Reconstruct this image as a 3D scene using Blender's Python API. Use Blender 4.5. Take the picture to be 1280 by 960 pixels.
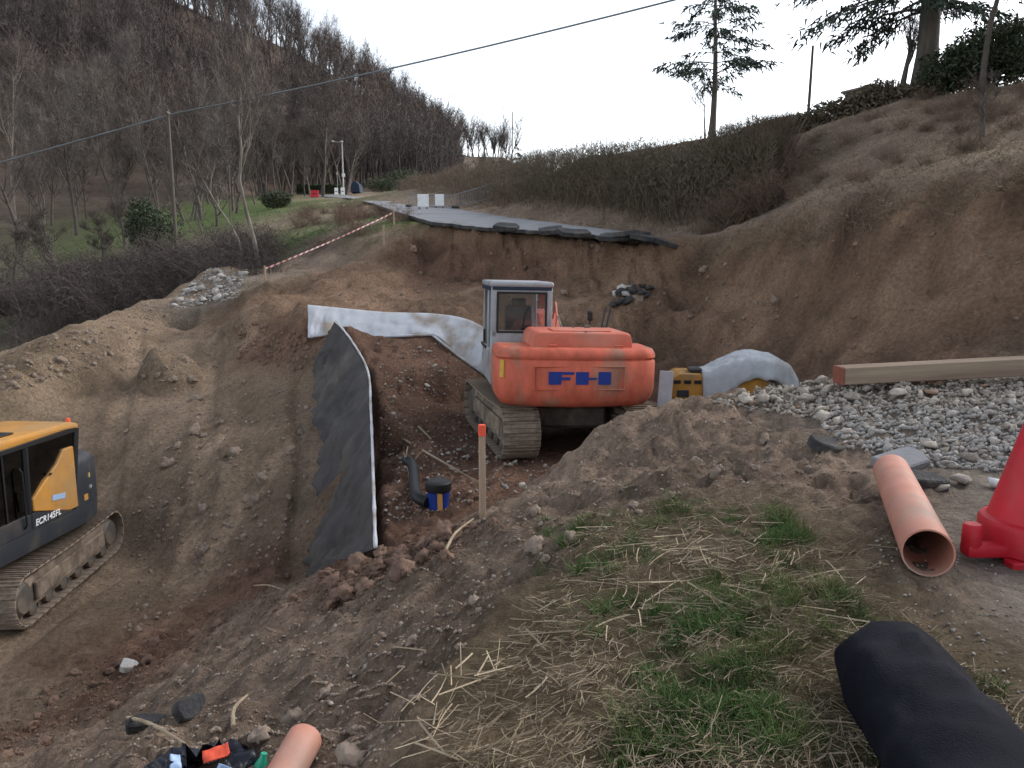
import bpy, bmesh, math, random
import numpy as np
from mathutils import Vector, Matrix, Euler, noise as mnoise
from mathutils.geometry import delaunay_2d_cdt

for o in list(bpy.data.objects): bpy.data.objects.remove(o, do_unlink=True)
scene = bpy.context.scene
COL = scene.collection
R = math.radians

# ------------------------------------------------------------------ camera, light
F = 960.0; PITCH = R(8.6); EYE = 1.6
cd = bpy.data.cameras.new('camera'); cam = bpy.data.objects.new('camera', cd); COL.objects.link(cam)
cd.sensor_width = 36; cd.lens = 27.0; cd.clip_start = 0.05; cd.clip_end = 3000
cam.location = (0, 0, EYE); cam.rotation_euler = (R(90) - PITCH, 0, 0)
scene.camera = cam

SUN_EL, SUN_AZ = R(27), R(66)          # azimuth from +Y towards +X
world = bpy.data.worlds.new('World'); scene.world = world; world.use_nodes = True
wn = world.node_tree.nodes; wl = world.node_tree.links
bg = wn['Background']
sky = wn.new('ShaderNodeTexSky'); sky.sky_type = 'NISHITA'; sky.sun_disc = False
sky.sun_elevation = SUN_EL; sky.sun_rotation = SUN_AZ
sky.air_density = 1.0; sky.dust_density = 1.0; sky.ozone_density = 1.0
bw = wn.new('ShaderNodeRGBToBW'); wl.new(sky.outputs[0], bw.inputs[0])
mixw = wn.new('ShaderNodeMix'); mixw.data_type = 'RGBA'; mixw.inputs[0].default_value = 0.74
wl.new(sky.outputs[0], mixw.inputs[6]); wl.new(bw.outputs[0], mixw.inputs[7])
wl.new(mixw.outputs[2], bg.inputs['Color'])
bg.inputs['Strength'].default_value = 0.10
sd = bpy.data.lights.new('sun', 'SUN'); sd.energy = 1.0; sd.angle = R(50); sd.color = (1.0, 0.95, 0.9)
sun = bpy.data.objects.new('sun', sd); COL.objects.link(sun)
sun.rotation_euler = Vector((-math.sin(SUN_AZ)*math.cos(SUN_EL), -math.cos(SUN_AZ)*math.cos(SUN_EL), -math.sin(SUN_EL))).to_track_quat('-Z', 'Y').to_euler()
sun.location = (20, 40, 40)
vs = scene.view_settings
vs.view_transform = 'Standard'; vs.look = 'None'; vs.gamma = 1.0; vs.use_curve_mapping = False
vs.exposure = 2.05

# ------------------------------------------------------------------ helpers
def ray(px, py):
    a = (px - 640) / F; v = (480 - py) / F
    yy = math.cos(PITCH) + v * math.sin(PITCH)
    return a / yy, (-math.sin(PITCH) + v * math.cos(PITCH)) / yy
def P(px, py, Y):
    a, s = ray(px, py)
    return Vector((a * Y, Y, EYE + s * Y))

def _hash(ix, iy, seed):
    h = (ix.astype(np.int64) * 374761393 + iy.astype(np.int64) * 668265263 + seed * 1442695041) & 0x7fffffff
    h = ((h ^ (h >> 13)) * 1274126177) & 0x7fffffff
    return ((h ^ (h >> 16)) & 0xffff) / 65535.0
def vnoise(x, y, seed=0):
    x = np.asarray(x, float); y = np.asarray(y, float)
    ix = np.floor(x); iy = np.floor(y); fx = x - ix; fy = y - iy
    fx = fx*fx*fx*(fx*(fx*6-15)+10); fy = fy*fy*fy*(fy*(fy*6-15)+10)
    ix = ix.astype(np.int64); iy = iy.astype(np.int64)
    a = _hash(ix, iy, seed); b = _hash(ix+1, iy, seed); c = _hash(ix, iy+1, seed); d = _hash(ix+1, iy+1, seed)
    return (a*(1-fx)+b*fx)*(1-fy) + (c*(1-fx)+d*fx)*fy
def fbm(x, y, octv=4, seed=0, lac=2.03, gain=0.5):
    t = 0; amp = 1; tot = 0
    for i in range(octv):
        ca, sa = math.cos(i*1.3), math.sin(i*1.3)
        t = t + amp * vnoise((x*ca - y*sa), (x*sa + y*ca), seed + i*17)
        tot += amp; amp *= gain; x = x*lac; y = y*lac
    return t / tot - 0.5

def tag(o, label=None, cat=None, group=None, kind=None):
    if label: o['label'] = label
    if cat: o['category'] = cat
    if group: o['group'] = group
    if kind: o['kind'] = kind
    return o
def empty(name, loc, rz=0, label=None, cat=None, group=None):
    o = bpy.data.objects.new(name, None); COL.objects.link(o)
    o.location = loc; o.rotation_euler = (0, 0, rz); o.empty_display_size = 0.2
    return tag(o, label, cat, group)
def link(name, me, mat=None, parent=None, loc=None, rot=None):
    o = bpy.data.objects.new(name, me); COL.objects.link(o)
    if mat and not me.materials: me.materials.append(mat)
    if parent: o.parent = parent
    if loc is not None: o.location = loc
    if rot is not None: o.rotation_euler = rot
    return o
def mesh_np(name, V, Fc, smooth=False):
    V = np.asarray(V, np.float32); Fc = np.asarray(Fc, np.int32)
    me = bpy.data.meshes.new(name)
    n = Fc.shape[1]
    me.vertices.add(len(V)); me.vertices.foreach_set('co', V.ravel())
    me.loops.add(Fc.size); me.loops.foreach_set('vertex_index', Fc.ravel())
    me.polygons.add(len(Fc)); me.polygons.foreach_set('loop_start', np.arange(0, Fc.size, n, dtype=np.int32))
    me.update(calc_edges=True)
    if smooth: me.polygons.foreach_set('use_smooth', np.ones(len(Fc), bool))
    return me

class MB:
    def __init__(s): s.v = []; s.f = []
    def add(s, v, f, M=None):
        o = len(s.v)
        s.v += [tuple(M @ Vector(p)) if M else tuple(p) for p in v]
        s.f += [tuple(i + o for i in q) for q in f]
        return s
    def box(s, c, d, rot=None, bev=0.0, seg=1):
        M = Matrix.Translation(c)
        if rot: M = M @ Euler(rot).to_matrix().to_4x4()
        bm = bmesh.new(); bmesh.ops.create_cube(bm, size=1)
        for v in bm.verts: v.co = Vector((v.co.x*d[0], v.co.y*d[1], v.co.z*d[2]))
        if bev: bmesh.ops.bevel(bm, geom=bm.edges[:], offset=bev, segments=seg, affect='EDGES', profile=0.5)
        bm.verts.index_update()
        s.add([v.co[:] for v in bm.verts], [[v.index for v in f.verts] for f in bm.faces], M); bm.free(); return s
    def prism(s, pts, axis, a, b, bev=0.0, seg=1, bev_all=True):
        # pts: 2-D outline in the two other axes (order x,y,z without axis), extruded from a to b
        bm = bmesh.new()
        def mk(p, t):
            return {'x': (t, p[0], p[1]), 'y': (p[0], t, p[1]), 'z': (p[0], p[1], t)}[axis]
        A = [bm.verts.new(mk(p, a)) for p in pts]; B = [bm.verts.new(mk(p, b)) for p in pts]
        bm.faces.new(A); bm.faces.new(B[::-1]); n = len(pts)
        for i in range(n): bm.faces.new((A[i], B[i], B[(i+1) % n], A[(i+1) % n]))
        bmesh.ops.recalc_face_normals(bm, faces=bm.faces[:])
        if bev: bmesh.ops.bevel(bm, geom=bm.edges[:], offset=bev, segments=seg, affect='EDGES', profile=0.5)
        bm.verts.index_update()
        s.add([v.co[:] for v in bm.verts], [[v.index for v in f.verts] for f in bm.faces]); bm.free(); return s
    def tube(s, pts, rad, n=8, cap=True):
        pts = [Vector(p) for p in pts]; m = len(pts)
        if not hasattr(rad, '__len__'): rad = [rad]*m
        o = len(s.v); up = Vector((0.13, 0.31, 0.94))
        for i, p in enumerate(pts):
            d = (pts[min(i+1, m-1)] - pts[max(i-1, 0)]).normalized()
            u = d.cross(up)
            if u.length < 1e-3: u = d.cross(Vector((1, 0, 0)))
            u.normalize(); w = d.cross(u)
            for k in range(n):
                a = 2*math.pi*k/n
                s.v.append(tuple(p + (u*math.cos(a) + w*math.sin(a))*rad[i]))
        for i in range(m-1):
            for k in range(n):
                s.f.append((o+i*n+k, o+i*n+(k+1) % n, o+(i+1)*n+(k+1) % n, o+(i+1)*n+k))
        if cap:
            s.f.append(tuple(o+k for k in range(n-1, -1, -1))); s.f.append(tuple(o+(m-1)*n+k for k in range(n)))
        return s
    def lathe(s, prof, n=32, c=(0, 0, 0), axis='z'):
        o = len(s.v); c = Vector(c); m = len(prof)
        for r, h in prof:
            for k in range(n):
                a = 2*math.pi*k/n; x, y = r*math.cos(a), r*math.sin(a)
                q = {'z': (x, y, h), 'x': (h, x, y), 'y': (x, h, y)}[axis]
                s.v.append(tuple(c + Vector(q)))
        for i in range(m-1):
            for k in range(n):
                s.f.append((o+i*n+k, o+i*n+(k+1) % n, o+(i+1)*n+(k+1) % n, o+(i+1)*n+k))
        s.f.append(tuple(o+k for k in range(n-1, -1, -1))); s.f.append(tuple(o+(m-1)*n+k for k in range(n)))
        return s
    def mesh(s, name, smooth=None):
        me = bpy.data.meshes.new(name); me.from_pydata(s.v, [], s.f)
        bm = bmesh.new(); bm.from_mesh(me); bmesh.ops.recalc_face_normals(bm, faces=bm.faces[:]); bm.to_mesh(me); bm.free()
        if smooth is not None:
            me.polygons.foreach_set('use_smooth', np.ones(len(me.polygons), bool))
            if smooth < 179: me.set_sharp_from_angle(angle=R(smooth))
        me.update(); return me
    def build(s, name, mat, parent=None, smooth=None, loc=None, rot=None):
        return link(name, s.mesh(name, smooth), mat, parent, loc, rot)

# ------------------------------------------------------------------ materials
def mat(name, col, rough=0.7, var=0.25, scale=6.0, col2=None, amt=0.5, bump=0.0, bscale=None, metal=0.0, spec=0.35, rnd=0.0, stretch=None, detail=5.0):
    m = bpy.data.materials.new(name); m.use_nodes = True
    N = m.node_tree.nodes; L = m.node_tree.links; b = N['Principled BSDF']
    b.inputs['Roughness'].default_value = rough; b.inputs['Metallic'].default_value = metal
    b.inputs['Specular IOR Level'].default_value = spec
    tc = N.new('ShaderNodeTexCoord'); vec = tc.outputs['Object']
    if stretch:
        mp = N.new('ShaderNodeMapping'); mp.inputs['Scale'].default_value = stretch
        L.new(vec, mp.inputs[0]); vec = mp.outputs[0]
    n = N.new('ShaderNodeTexNoise'); n.inputs['Scale'].default_value = scale; n.inputs['Detail'].default_value = detail; n.inputs['Roughness'].default_value = 0.65
    L.new(vec, n.inputs['Vector'])
    mr = N.new('ShaderNodeMapRange'); mr.inputs['From Min'].default_value = 0.25; mr.inputs['From Max'].default_value = 0.75
    mr.inputs['To Min'].default_value = 1 - var; mr.inputs['To Max'].default_value = 1 + var
    L.new(n.outputs['Fac'], mr.inputs['Value'])
    mx = N.new('ShaderNodeMix'); mx.data_type = 'RGBA'; mx.inputs[6].default_value = (*col, 1)
    mx.inputs[7].default_value = (*(col2 or col), 1)
    n2 = N.new('ShaderNodeTexNoise'); n2.inputs['Scale'].default_value = scale*0.37; n2.inputs['Detail'].default_value = 6
    L.new(vec, n2.inputs['Vector'])
    r2 = N.new('ShaderNodeMapRange'); r2.inputs['From Min'].default_value = 0.62 - 0.3*amt; r2.inputs['From Max'].default_value = 0.78 - 0.3*amt
    L.new(n2.outputs['Fac'], r2.inputs['Value']); L.new(r2.outputs[0], mx.inputs[0])
    sc = N.new('ShaderNodeVectorMath'); sc.operation = 'SCALE'
    L.new(mx.outputs[2], sc.inputs[0]); L.new(mr.outputs[0], sc.inputs['Scale'])
    out = sc.outputs[0]
    if rnd:
        oi = N.new('ShaderNodeObjectInfo'); q = N.new('ShaderNodeMapRange')
        q.inputs['To Min'].default_value = 1 - rnd; q.inputs['To Max'].default_value = 1 + rnd
        L.new(oi.outputs['Random'], q.inputs['Value'])
        s2 = N.new('ShaderNodeVectorMath'); s2.operation = 'SCALE'; L.new(out, s2.inputs[0]); L.new(q.outputs[0], s2.inputs['Scale']); out = s2.outputs[0]
    L.new(out, b.inputs['Base Color'])
    if bump:
        nb = N.new('ShaderNodeTexNoise'); nb.inputs['Scale'].default_value = bscale or scale*3; nb.inputs['Detail'].default_value = 5
        L.new(vec, nb.inputs['Vector'])
        bp = N.new('ShaderNodeBump'); bp.inputs['Strength'].default_value = min(1, bump); bp.inputs['Distance'].default_value = 0.02
        L.new(nb.outputs['Fac'], bp.inputs['Height']); L.new(bp.outputs[0], b.inputs['Normal'])
    return m
def glass(name, tint=(0.55, 0.6, 0.6), refl=0.14):
    m = bpy.data.materials.new(name); m.use_nodes = True
    N = m.node_tree.nodes; L = m.node_tree.links; N.remove(N['Principled BSDF'])
    t = N.new('ShaderNodeBsdfTransparent'); t.inputs[0].default_value = (*tint, 1)
    g = N.new('ShaderNodeBsdfGlossy'); g.inputs['Roughness'].default_value = 0.06
    x = N.new('ShaderNodeMixShader'); x.inputs[0].default_value = refl
    L.new(t.outputs[0], x.inputs[1]); L.new(g.outputs[0], x.inputs[2]); L.new(x.outputs[0], N['Material Output'].inputs[0]); return m

M = dict(
 orange=mat('orange_paint', (0.54, 0.150, 0.098), 0.62, 0.18, 4, (0.49, 0.20, 0.145), 0.6, 0.08, 40, spec=.25),
 orange_dirty=mat('orange_dirty', (0.51, 0.118, 0.072), 0.66, 0.25, 7, (0.32, 0.16, 0.11), 0.36, 0.1, 40, stretch=(1, 1, .5), spec=.25),
 yellow=mat('yellow_paint', (0.46, 0.225, 0.05), 0.5, 0.14, 4, (0.36, 0.21, 0.085), 0.4),
 yellow2=mat('ochre_paint', (0.40, 0.205, 0.04), 0.6, 0.2, 5, (0.28, 0.17, 0.07), 0.55, spec=.2),
 dark=mat('charcoal_paint', (0.028, 0.032, 0.04), 0.45, 0.2, 5, (0.06, 0.055, 0.05), 0.35),
 black=mat('black_plastic', (0.012, 0.012, 0.014), 0.55, 0.2, 8),
 cabgrey=mat('cab_grey', (0.30, 0.31, 0.33), 0.5, 0.15, 5, (0.2, 0.19, 0.18), 0.4),
 cabblue=mat('cab_navy', (0.03, 0.042, 0.065), 0.8, 0.15, 5, spec=.1),
 steel=mat('muddy_track', (0.245, 0.195, 0.15), 0.9, 0.35, 9, (0.14, 0.11, 0.088), 0.6, 0.5, 60, spec=.15),
 steeld=mat('worn_steel', (0.10, 0.09, 0.08), 0.6, 0.3, 8, (0.2, 0.165, 0.13), 0.5, 0.3, 50, metal=0.2),
 blue=mat('logo_blue', (0.012, 0.035, 0.22), 0.5, 0.1, 6),
 badge=mat('badge', (0.30, 0.42, 0.62), 0.4, 0.2, 30),
 white=mat('white_paint', (0.72, 0.73, 0.74), 0.55, 0.08, 5, (0.6, 0.6, 0.58), 0.4),
 letter=mat('letter_white', (0.75, 0.76, 0.78), 0.5, 0.05, 5),
 red=mat('red_plastic', (0.47, 0.013, 0.026), 0.5, 0.15, 5, (0.36, 0.05, 0.05), 0.4, .08, 50),
 lamp=mat('orange_lens', (0.75, 0.10, 0.03), 0.3, 0.1, 5),
 pipe=mat('orange_pvc', (0.46, 0.205, 0.148), 0.6, 0.15, 6, (0.36, 0.235, 0.185), 0.5, 0.05, 60),
 sack=mat('black_woven_sack', (0.006, 0.007, 0.012), 0.8, 0.3, 9, (0.010, 0.011, 0.017), 0.5, 0.35, 160, spec=.08),
 bin=mat('black_film', (0.012, 0.014, 0.022), 0.28, 0.25, 14, bump=0.5, bscale=30),
 geo_w=mat('white_geotextile', (0.48, 0.50, 0.54), 0.9, 0.16, 4, (0.30, 0.26, 0.22), 0.40, 0.3, 40, spec=.15),
 geo_g=mat('grey_geotextile', (0.080, 0.075, 0.075), 0.95, 0.35, 3, (0.105, 0.096, 0.09), 0.45, 0.6, 60, stretch=(1, 1, 0.35), spec=.08),
 tarp=mat('pale_tarpaulin', (0.40, 0.43, 0.46), 0.7, 0.2, 4, (0.31, 0.31, 0.31), 0.5, 0.3, 14, spec=.2),
 timber=mat('timber', (0.235, 0.175, 0.135), 0.9, 0.22, 5, (0.30, 0.24, 0.18), 0.5, 0.3, 30, stretch=(0.15, 3, 3), spec=.1),
 timber_end=mat('timber_end', (0.22, 0.075, 0.05), 0.8, 0.25, 14),
 stake=mat('stake_wood', (0.34, 0.25, 0.18), 0.8, 0.2, 9, stretch=(4, 4, 0.5)),
 spray=mat('fluorescent_paint', (0.75, 0.10, 0.05), 0.6, 0.1, 9),
 pole=mat('weathered_pole', (0.095, 0.082, 0.07), 0.9, 0.25, 5, stretch=(3, 3, 0.3), spec=.1),
 polepale=mat('concrete_pole', (0.36, 0.35, 0.34), 0.8, 0.15, 5),
 cable=mat('grey_cable', (0.15, 0.17, 0.18), 0.6, 0.1, 5),
 asphalt=mat('asphalt', (0.22, 0.225, 0.24), 0.85, 0.18, 2.0, (0.17, 0.17, 0.175), 0.5, 0.4, 50),
 asphalt_edge=mat('asphalt_broken', (0.035, 0.035, 0.038), 0.85, 0.35, 7, (0.07, 0.066, 0.06), 0.5, 0.8, 30),
 bark=mat('grey_bark', (0.095, 0.082, 0.074), 0.95, 0.3, 4, (0.07, 0.062, 0.055), 0.5, spec=.05),
 twig=mat('brown_twigs', (0.088, 0.074, 0.069), 0.95, 0.3, 1.2, (0.11, 0.088, 0.078), 0.5, rnd=0.2, spec=.05),
 wood_far=mat('bare_wood', (0.080, 0.068, 0.066), 0.95, 0.35, 0.06, (0.10, 0.078, 0.068), 0.5, spec=.05),
 paletwig=mat('pale_twigs', (0.135, 0.119, 0.110), 0.95, 0.3, 1.2, (0.105, 0.09, 0.082), 0.5, spec=.05),
 palebark=mat('pale_bark', (0.20, 0.176, 0.15), 0.95, 0.3, 3, (0.12, 0.105, 0.092), 0.5, stretch=(2, 2, 0.6), spec=.05),
 trunkd=mat('conifer_bark', (0.09, 0.075, 0.062), 0.9, 0.3, 6, (0.06, 0.055, 0.05), 0.5, 0.5, 20, stretch=(3, 3, 0.5)),
 needle=mat('needles', (0.028, 0.045, 0.030), 0.75, 0.4, 1.5, (0.05, 0.06, 0.035), 0.4),
 hedge=mat('olive_hedge', (0.118, 0.098, 0.072), 0.95, 0.25, 0.9, (0.14, 0.112, 0.088), 0.55, spec=.05),
 ever=mat('evergreen_leaf', (0.035, 0.050, 0.025), 0.75, 0.45, 1.4, (0.06, 0.065, 0.03), 0.4),
 bramble=mat('bramble_twigs', (0.14, 0.092, 0.068), 0.9, 0.35, 1.2, (0.105, 0.085, 0.06), 0.5, rnd=0.2),
 drygrass=mat('dry_grass', (0.235, 0.185, 0.125), 0.85, 0.35, 2.0, (0.16, 0.125, 0.08), 0.5),
 straw=mat('straw', (0.35, 0.285, 0.20), 0.85, 0.3, 5, (0.24, 0.185, 0.13), 0.55, spec=.15),
 grass=mat('green_grass', (0.062, 0.118, 0.030), 0.7, 0.35, 3, (0.12, 0.13, 0.05), 0.5, spec=.2),
 meadow=mat('meadow_grass', (0.085, 0.145, 0.035), 0.75, 0.35, 0.6, (0.13, 0.14, 0.05), 0.4),
 stone=mat('rubble_stone', (0.40, 0.36, 0.315), 0.95, 0.25, 12, (0.31, 0.275, 0.24), 0.5, 0.4, 40, rnd=0.25, spec=.08),
 stoneb=mat('blue_grey_stone', (0.36, 0.345, 0.33), 0.95, 0.3, 12, (0.38, 0.345, 0.31), 0.5, 0.4, 40, rnd=0.28, spec=.08),
 brick=mat('brick_rubble', (0.36, 0.22, 0.15), 0.85, 0.25, 12, (0.3, 0.23, 0.18), 0.5, 0.3, 40, rnd=0.3),
 clod=mat('soil_clod', (0.255, 0.202, 0.164), 0.97, 0.3, 9, (0.205, 0.158, 0.125), 0.5, 0.8, 30, spec=.08),
 clodr=mat('red_soil_clod', (0.178, 0.118, 0.09), 0.97, 0.3, 9, (0.15, 0.10, 0.078), 0.5, 0.8, 30, spec=.08),
 bankc=mat('bank_clod', (0.225, 0.168, 0.13), 0.97, 0.3, 5, (0.17, 0.12, 0.092), 0.5, 0.8, 20, spec=.08),
 fence=mat('galvanised', (0.20, 0.21, 0.22), 0.6, 0.1, 5, metal=0.3),
 green=mat('green_plastic', (0.02, 0.32, 0.20), 0.35, 0.1, 8),
 hut=mat('weathered_hut', (0.15, 0.13, 0.11), 0.85, 0.2, 4),
 rust=mat('terracotta_roof', (0.2, 0.10, 0.07), 0.85, 0.2, 4),
)
G_CLEAR = glass('cab_glass', (0.88, 0.89, 0.9), 0.07)
G_DARK = glass('tinted_glass', (0.22, 0.24, 0.25), 0.10)

# ------------------------------------------------------------------ terrain
ZC = {  # zone: albedo, roughness amplitude, clod factor
 'd': ((0.285, 0.225, 0.180), 0.10, 1.0), 'r': ((0.185, 0.115, 0.085), 0.10, 1.0), 'b': ((0.262, 0.182, 0.130), 0.20, 0.7),
 'g': ((0.150, 0.118, 0.078), 0.05, 0.3), 'm': ((0.075, 0.112, 0.038), 0.06, 0.0), 'w': ((0.092, 0.074, 0.064), 0.10, 0.0),
 'c': ((0.270, 0.250, 0.225), 0.008, 0.02), 'p': ((0.262, 0.208, 0.168), 0.09, 0.3), 't': ((0.268, 0.210, 0.158), 0.085, 0.42),
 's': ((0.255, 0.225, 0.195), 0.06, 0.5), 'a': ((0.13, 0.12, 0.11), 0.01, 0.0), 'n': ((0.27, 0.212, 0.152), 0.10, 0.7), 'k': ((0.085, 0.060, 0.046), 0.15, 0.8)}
TP = []
def A(px, py, Y, zn, dz=0, dy=0):
    p = P(px, py, Y); TP.append((p.x, p.y + dy, p.z + dz, zn))
def W(x, y, z, zn): TP.append((x, y, z, zn))

# near ground, right to left
for x, y, z, zn in [(0, -12, 0.1, 'g'), (8, -12, 0.3, 'c'), (-9, -12, -3.5, 'g'), (0.2, 0, 0, 'g'), (2.5, 0, 0, 'c'), (5, 0, 0.05, 'c'), (-1.5, 0, -.8, 'd'), (-6, 0, -3.0, 'g'), (-14, 0, -5, 'w'),
                    (0.25, 1.5, 0, 'g'), (1.0, 1.5, 0, 'g'), (1.7, 1.5, 0, 'g'), (2.6, 1.5, 0, 'c'), (5, 2, 0.03, 'c'), (-.8, 1.5, -.42, 'd'), (-3.0, 1.6, -1.5, 'd'), (7, 3, .1, 'd'), (8.5, 3, 2.6, 'b'), (13, 3, 5, 'p'),
                    (2.2, 2.6, 0, 'g'), (2.75, 2.6, 0, 'c'), (2.2, 3.6, 0, 'd'), (2.5, 3.6, 0, 'c'), (5.2, 4, 0.02, 'c'), (2.5, 4.6, -.03, 'c'), (3.3, 4.9, -.02, 'c'), (4.6, 5, 0.02, 's'),
                    (1.9, 3.2, 0, 'g')]: W(x, y, z, zn)
for px, py, Y, zn in [(800, 960, 2.27, 'g'), (1000, 800, 3.13, 'g'), (900, 700, 4.05, 'g'), (1050, 690, 4.2, 'g'), (1140, 660, 4.6, 'd'), (950, 640, 4.95, 'g'), (850, 640, 5.0, 'g'),
                      (600, 900, 2.85, 'g'), (560, 960, 2.4, 'g'), (700, 800, 3.3, 'g'), (740, 700, 4.25, 'g'), (660, 730, 4.1, 'g'), (600, 780, 3.65, 'g'), (540, 850, 3.15, 'g'), (760, 640, 5.1, 'g'),
                      (640, 722, 4.45, 'd'), (578, 785, 3.85, 'd'), (510, 860, 3.35, 'd'), (460, 940, 2.9, 'd'),
                      (850, 595, 6.0, 'd'), (1000, 570, 6.7, 'd'), (1090, 610, 5.7, 'd'), (1000, 610, 5.7, 'd'),
                      (700, 650, 5.6, 'd'), (620, 690, 5.4, 'd'), (560, 740, 4.9, 'd'), (500, 800, 4.2, 'd'), (420, 880, 3.75, 'd'), (370, 945, 3.3, 'd'), (250, 958, 3.6, 'd'),
                      (620, 655, 6.8, 'd'), (720, 590, 7.4, 'd'), (520, 700, 6.2, 'd'), (420, 770, 5.6, 'd'), (330, 850, 4.9, 'd'), (180, 900, 5.1, 'd'), (60, 958, 4.8, 'd'), (-60, 990, 4.8, 'd'),
                      (800, 512, 8.2, 'd'), (850, 506, 8.6, 'd'), (900, 505, 8.9, 'd'), (720, 560, 8.2, 'd'), (640, 615, 8.0, 'd'), (600, 648, 7.5, 'd'), (545, 668, 7.2, 'r'), (490, 688, 7.1, 'r'),
                      (466, 696, 7.5, 'r'), (430, 707, 8.1, 'r'), (400, 720, 9.0, 'r'), (320, 800, 6.9, 'd'), (230, 850, 7.0, 'd'), (120, 915, 6.4, 'd'), (20, 950, 6.0, 'd'),
                      (380, 735, 9.0, 'd'), (300, 775, 9.2, 'd'), (180, 838, 8.8, 'r'), (60, 905, 7.7, 'r'), (-40, 945, 7.2, 'r'),
                      (330, 742, 10.3, 'r'), (260, 770, 10.2, 'r'), (140, 835, 9.3, 'r'), (40, 890, 8.3, 't'), (-80, 930, 7.8, 't')]: A(px, py, Y, zn)
for px, py, Y, zn in [(960, 484, 8.8, 's'), (1050, 482, 8.4, 's'), (1160, 478, 8.35, 's'), (1280, 473, 8.3, 's'), (1420, 468, 8.3, 's'), (1060, 528, 7.2, 's'), (1160, 540, 6.8, 's'), (1280, 545, 6.6, 's'), (1000, 502, 8.2, 's'), (1090, 572, 6.35, 'd'), (1180, 592, 6.0, 's'), (1290, 602, 5.8, 'c'), (1420, 560, 6.4, 's')]: A(px, py, Y, zn)
for x, y, z, zn in [(3.2, 9.7, .0, 'd'), (4.5, 9.6, .25, 's'), (6.0, 9.4, .42, 's')]: W(x, y, z, zn)
# crest of the spoil, then the drop into the pit
for x, y, z, zn in [(-1.75, 8.15, -1.58, 'r'), (-1.0, 8.4, -1.42, 'r'), (-.3, 8.8, -1.38, 'r'), (.5, 9.3, -1.34, 'r'), (1.0, 9.7, -1.33, 'r'), (1.9, 10.0, -1.3, 'r'), (3.0, 10.5, -1.1, 'd'), (4.2, 10.8, -.75, 'd'),
                    (-1.6, 9.3, -1.45, 'r'), (-1.0, 10.5, -1.36, 'r'), (0, 11, -1.34, 'r'), (2.6, 11.5, -1.32, 'r'), (-1.5, 12.0, -1.1, 'r'), (-.9, 12.5, -1.32, 'r'), (-1.2, 14, -1.2, 'r'), (-1.3, 15.4, -1.1, 'r'), (2.8, 14.5, -1.3, 'r'), (-.3, 16.4, -1.2, 'r'), (2.8, 16.5, -1.2, 'r'),
                    (4.0, 12.2, -1.0, 'd'), (5, 14.5, -.9, 'b'), (4.5, 16.5, -.8, 'b'), (5.4, 12.2, -.8, 'd'), (6.0, 10.6, -.1, 'd')]: W(x, y, z, zn)
for px, py, Y, zn in [(490, 600, 10.5, 'r'), (480, 520, 12.9, 'r'), (490, 470, 15.3, 'r'), (560, 470, 15.5, 'r'), (460, 432, 16.9, 'r'), (520, 430, 17.3, 'r'), (570, 450, 17, 'r'), (595, 470, 16.6, 'r')]: A(px, py, Y, zn)
# fabric-faced step: platform edge and its foot
TOPL = [(470, 692, 8.15), (467, 600, 10.35), (464, 520, 12.55), (460, 468, 15.05), (441, 432, 16.4), (421, 406, 17.0)]
FOOT = [(384, 716, 10.4), (386, 690, 11.4), (398, 600, 13.0), (402, 545, 14.3), (392, 490, 15.8), (398, 440, 16.8)]
for (px, py, Y) in TOPL: A(px + 4, py, Y, 'r', dz=-0.07)
for (px, py, Y) in FOOT: A(px + 3, py, Y, 't')
# left ramp
for px, py, Y, zn in [(340, 690, 11.6, 'r'), (250, 722, 11.8, 't'), (150, 762, 11.1, 't'), (60, 870, 8.67, 't'), (0, 900, 8.2, 't'), (200, 640, 13.9, 't'), (300, 640, 12.9, 't'), (370, 640, 12.2, 't'),
                      (150, 520, 16.8, 't'), (250, 560, 15.0, 't'), (330, 520, 15.8, 't'), (360, 480, 16.6, 't'), (100, 560, 16, 't'), (150, 450, 19.6, 't'), (190, 430, 21, 't'), (220, 420, 22.5, 't'), (270, 470, 18.5, 't'),
                      (60, 470, 18.3, 'n'), (0, 500, 17.0, 'n'), (330, 445, 18.8, 'r'), (300, 405, 22, 'b'), (385, 432, 17.6, 'r'), (350, 385, 20.5, 'b'), (270, 420, 21.5, 't'),
                      (235, 408, 23.2, 't'), (215, 385, 23.8, 's'), (255, 385, 23.8, 's'), (205, 372, 24.6, 'n'), (262, 331, 26.5, 'n'), (305, 346, 25.6, 's'), (340, 354, 23.5, 'n'), (330, 370, 23, 'b'),
                      (160, 378, 23.5, 'n'), (110, 400, 21.5, 'n'), (50, 424, 19.8, 'n'), (0, 440, 18.4, 'n'), (-90, 470, 17, 'n')]: A(px, py, Y, zn)
for x, y, z, zn in [(-7.2, 9.6, -3.55, 't'), (-7.0, 13.4, -3.5, 't'), (-9.8, 9, -3.55, 't'), (-9.8, 13.5, -3.5, 't'), (-8, 14.3, -3.3, 't'), (-12.5, 12, -3.4, 't'), (-12.5, 8, -3.7, 't'), (-14, 5, -4.4, 'w'), (-16, 14, -3.2, 'w'), (-6.5, 4.6, -3.2, 'd'), (-10, 5, -3.9, 'w'),
                    (-10.4, 15.2, -2.5, 'n'), (-20, 17, -3.2, 'w'), (-17, 22, -2.0, 'w'), (-13.5, 25, -1.0, 'w'), (-11, 28.5, 0.0, 'w'), (-24, 28, -2.2, 'w'), (-35, 20, -6, 'w'), (-35, 5, -8, 'w'), (-60, 10, -14, 'w'), (-40, -12, -12, 'w')]: W(x, y, z, zn)
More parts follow.
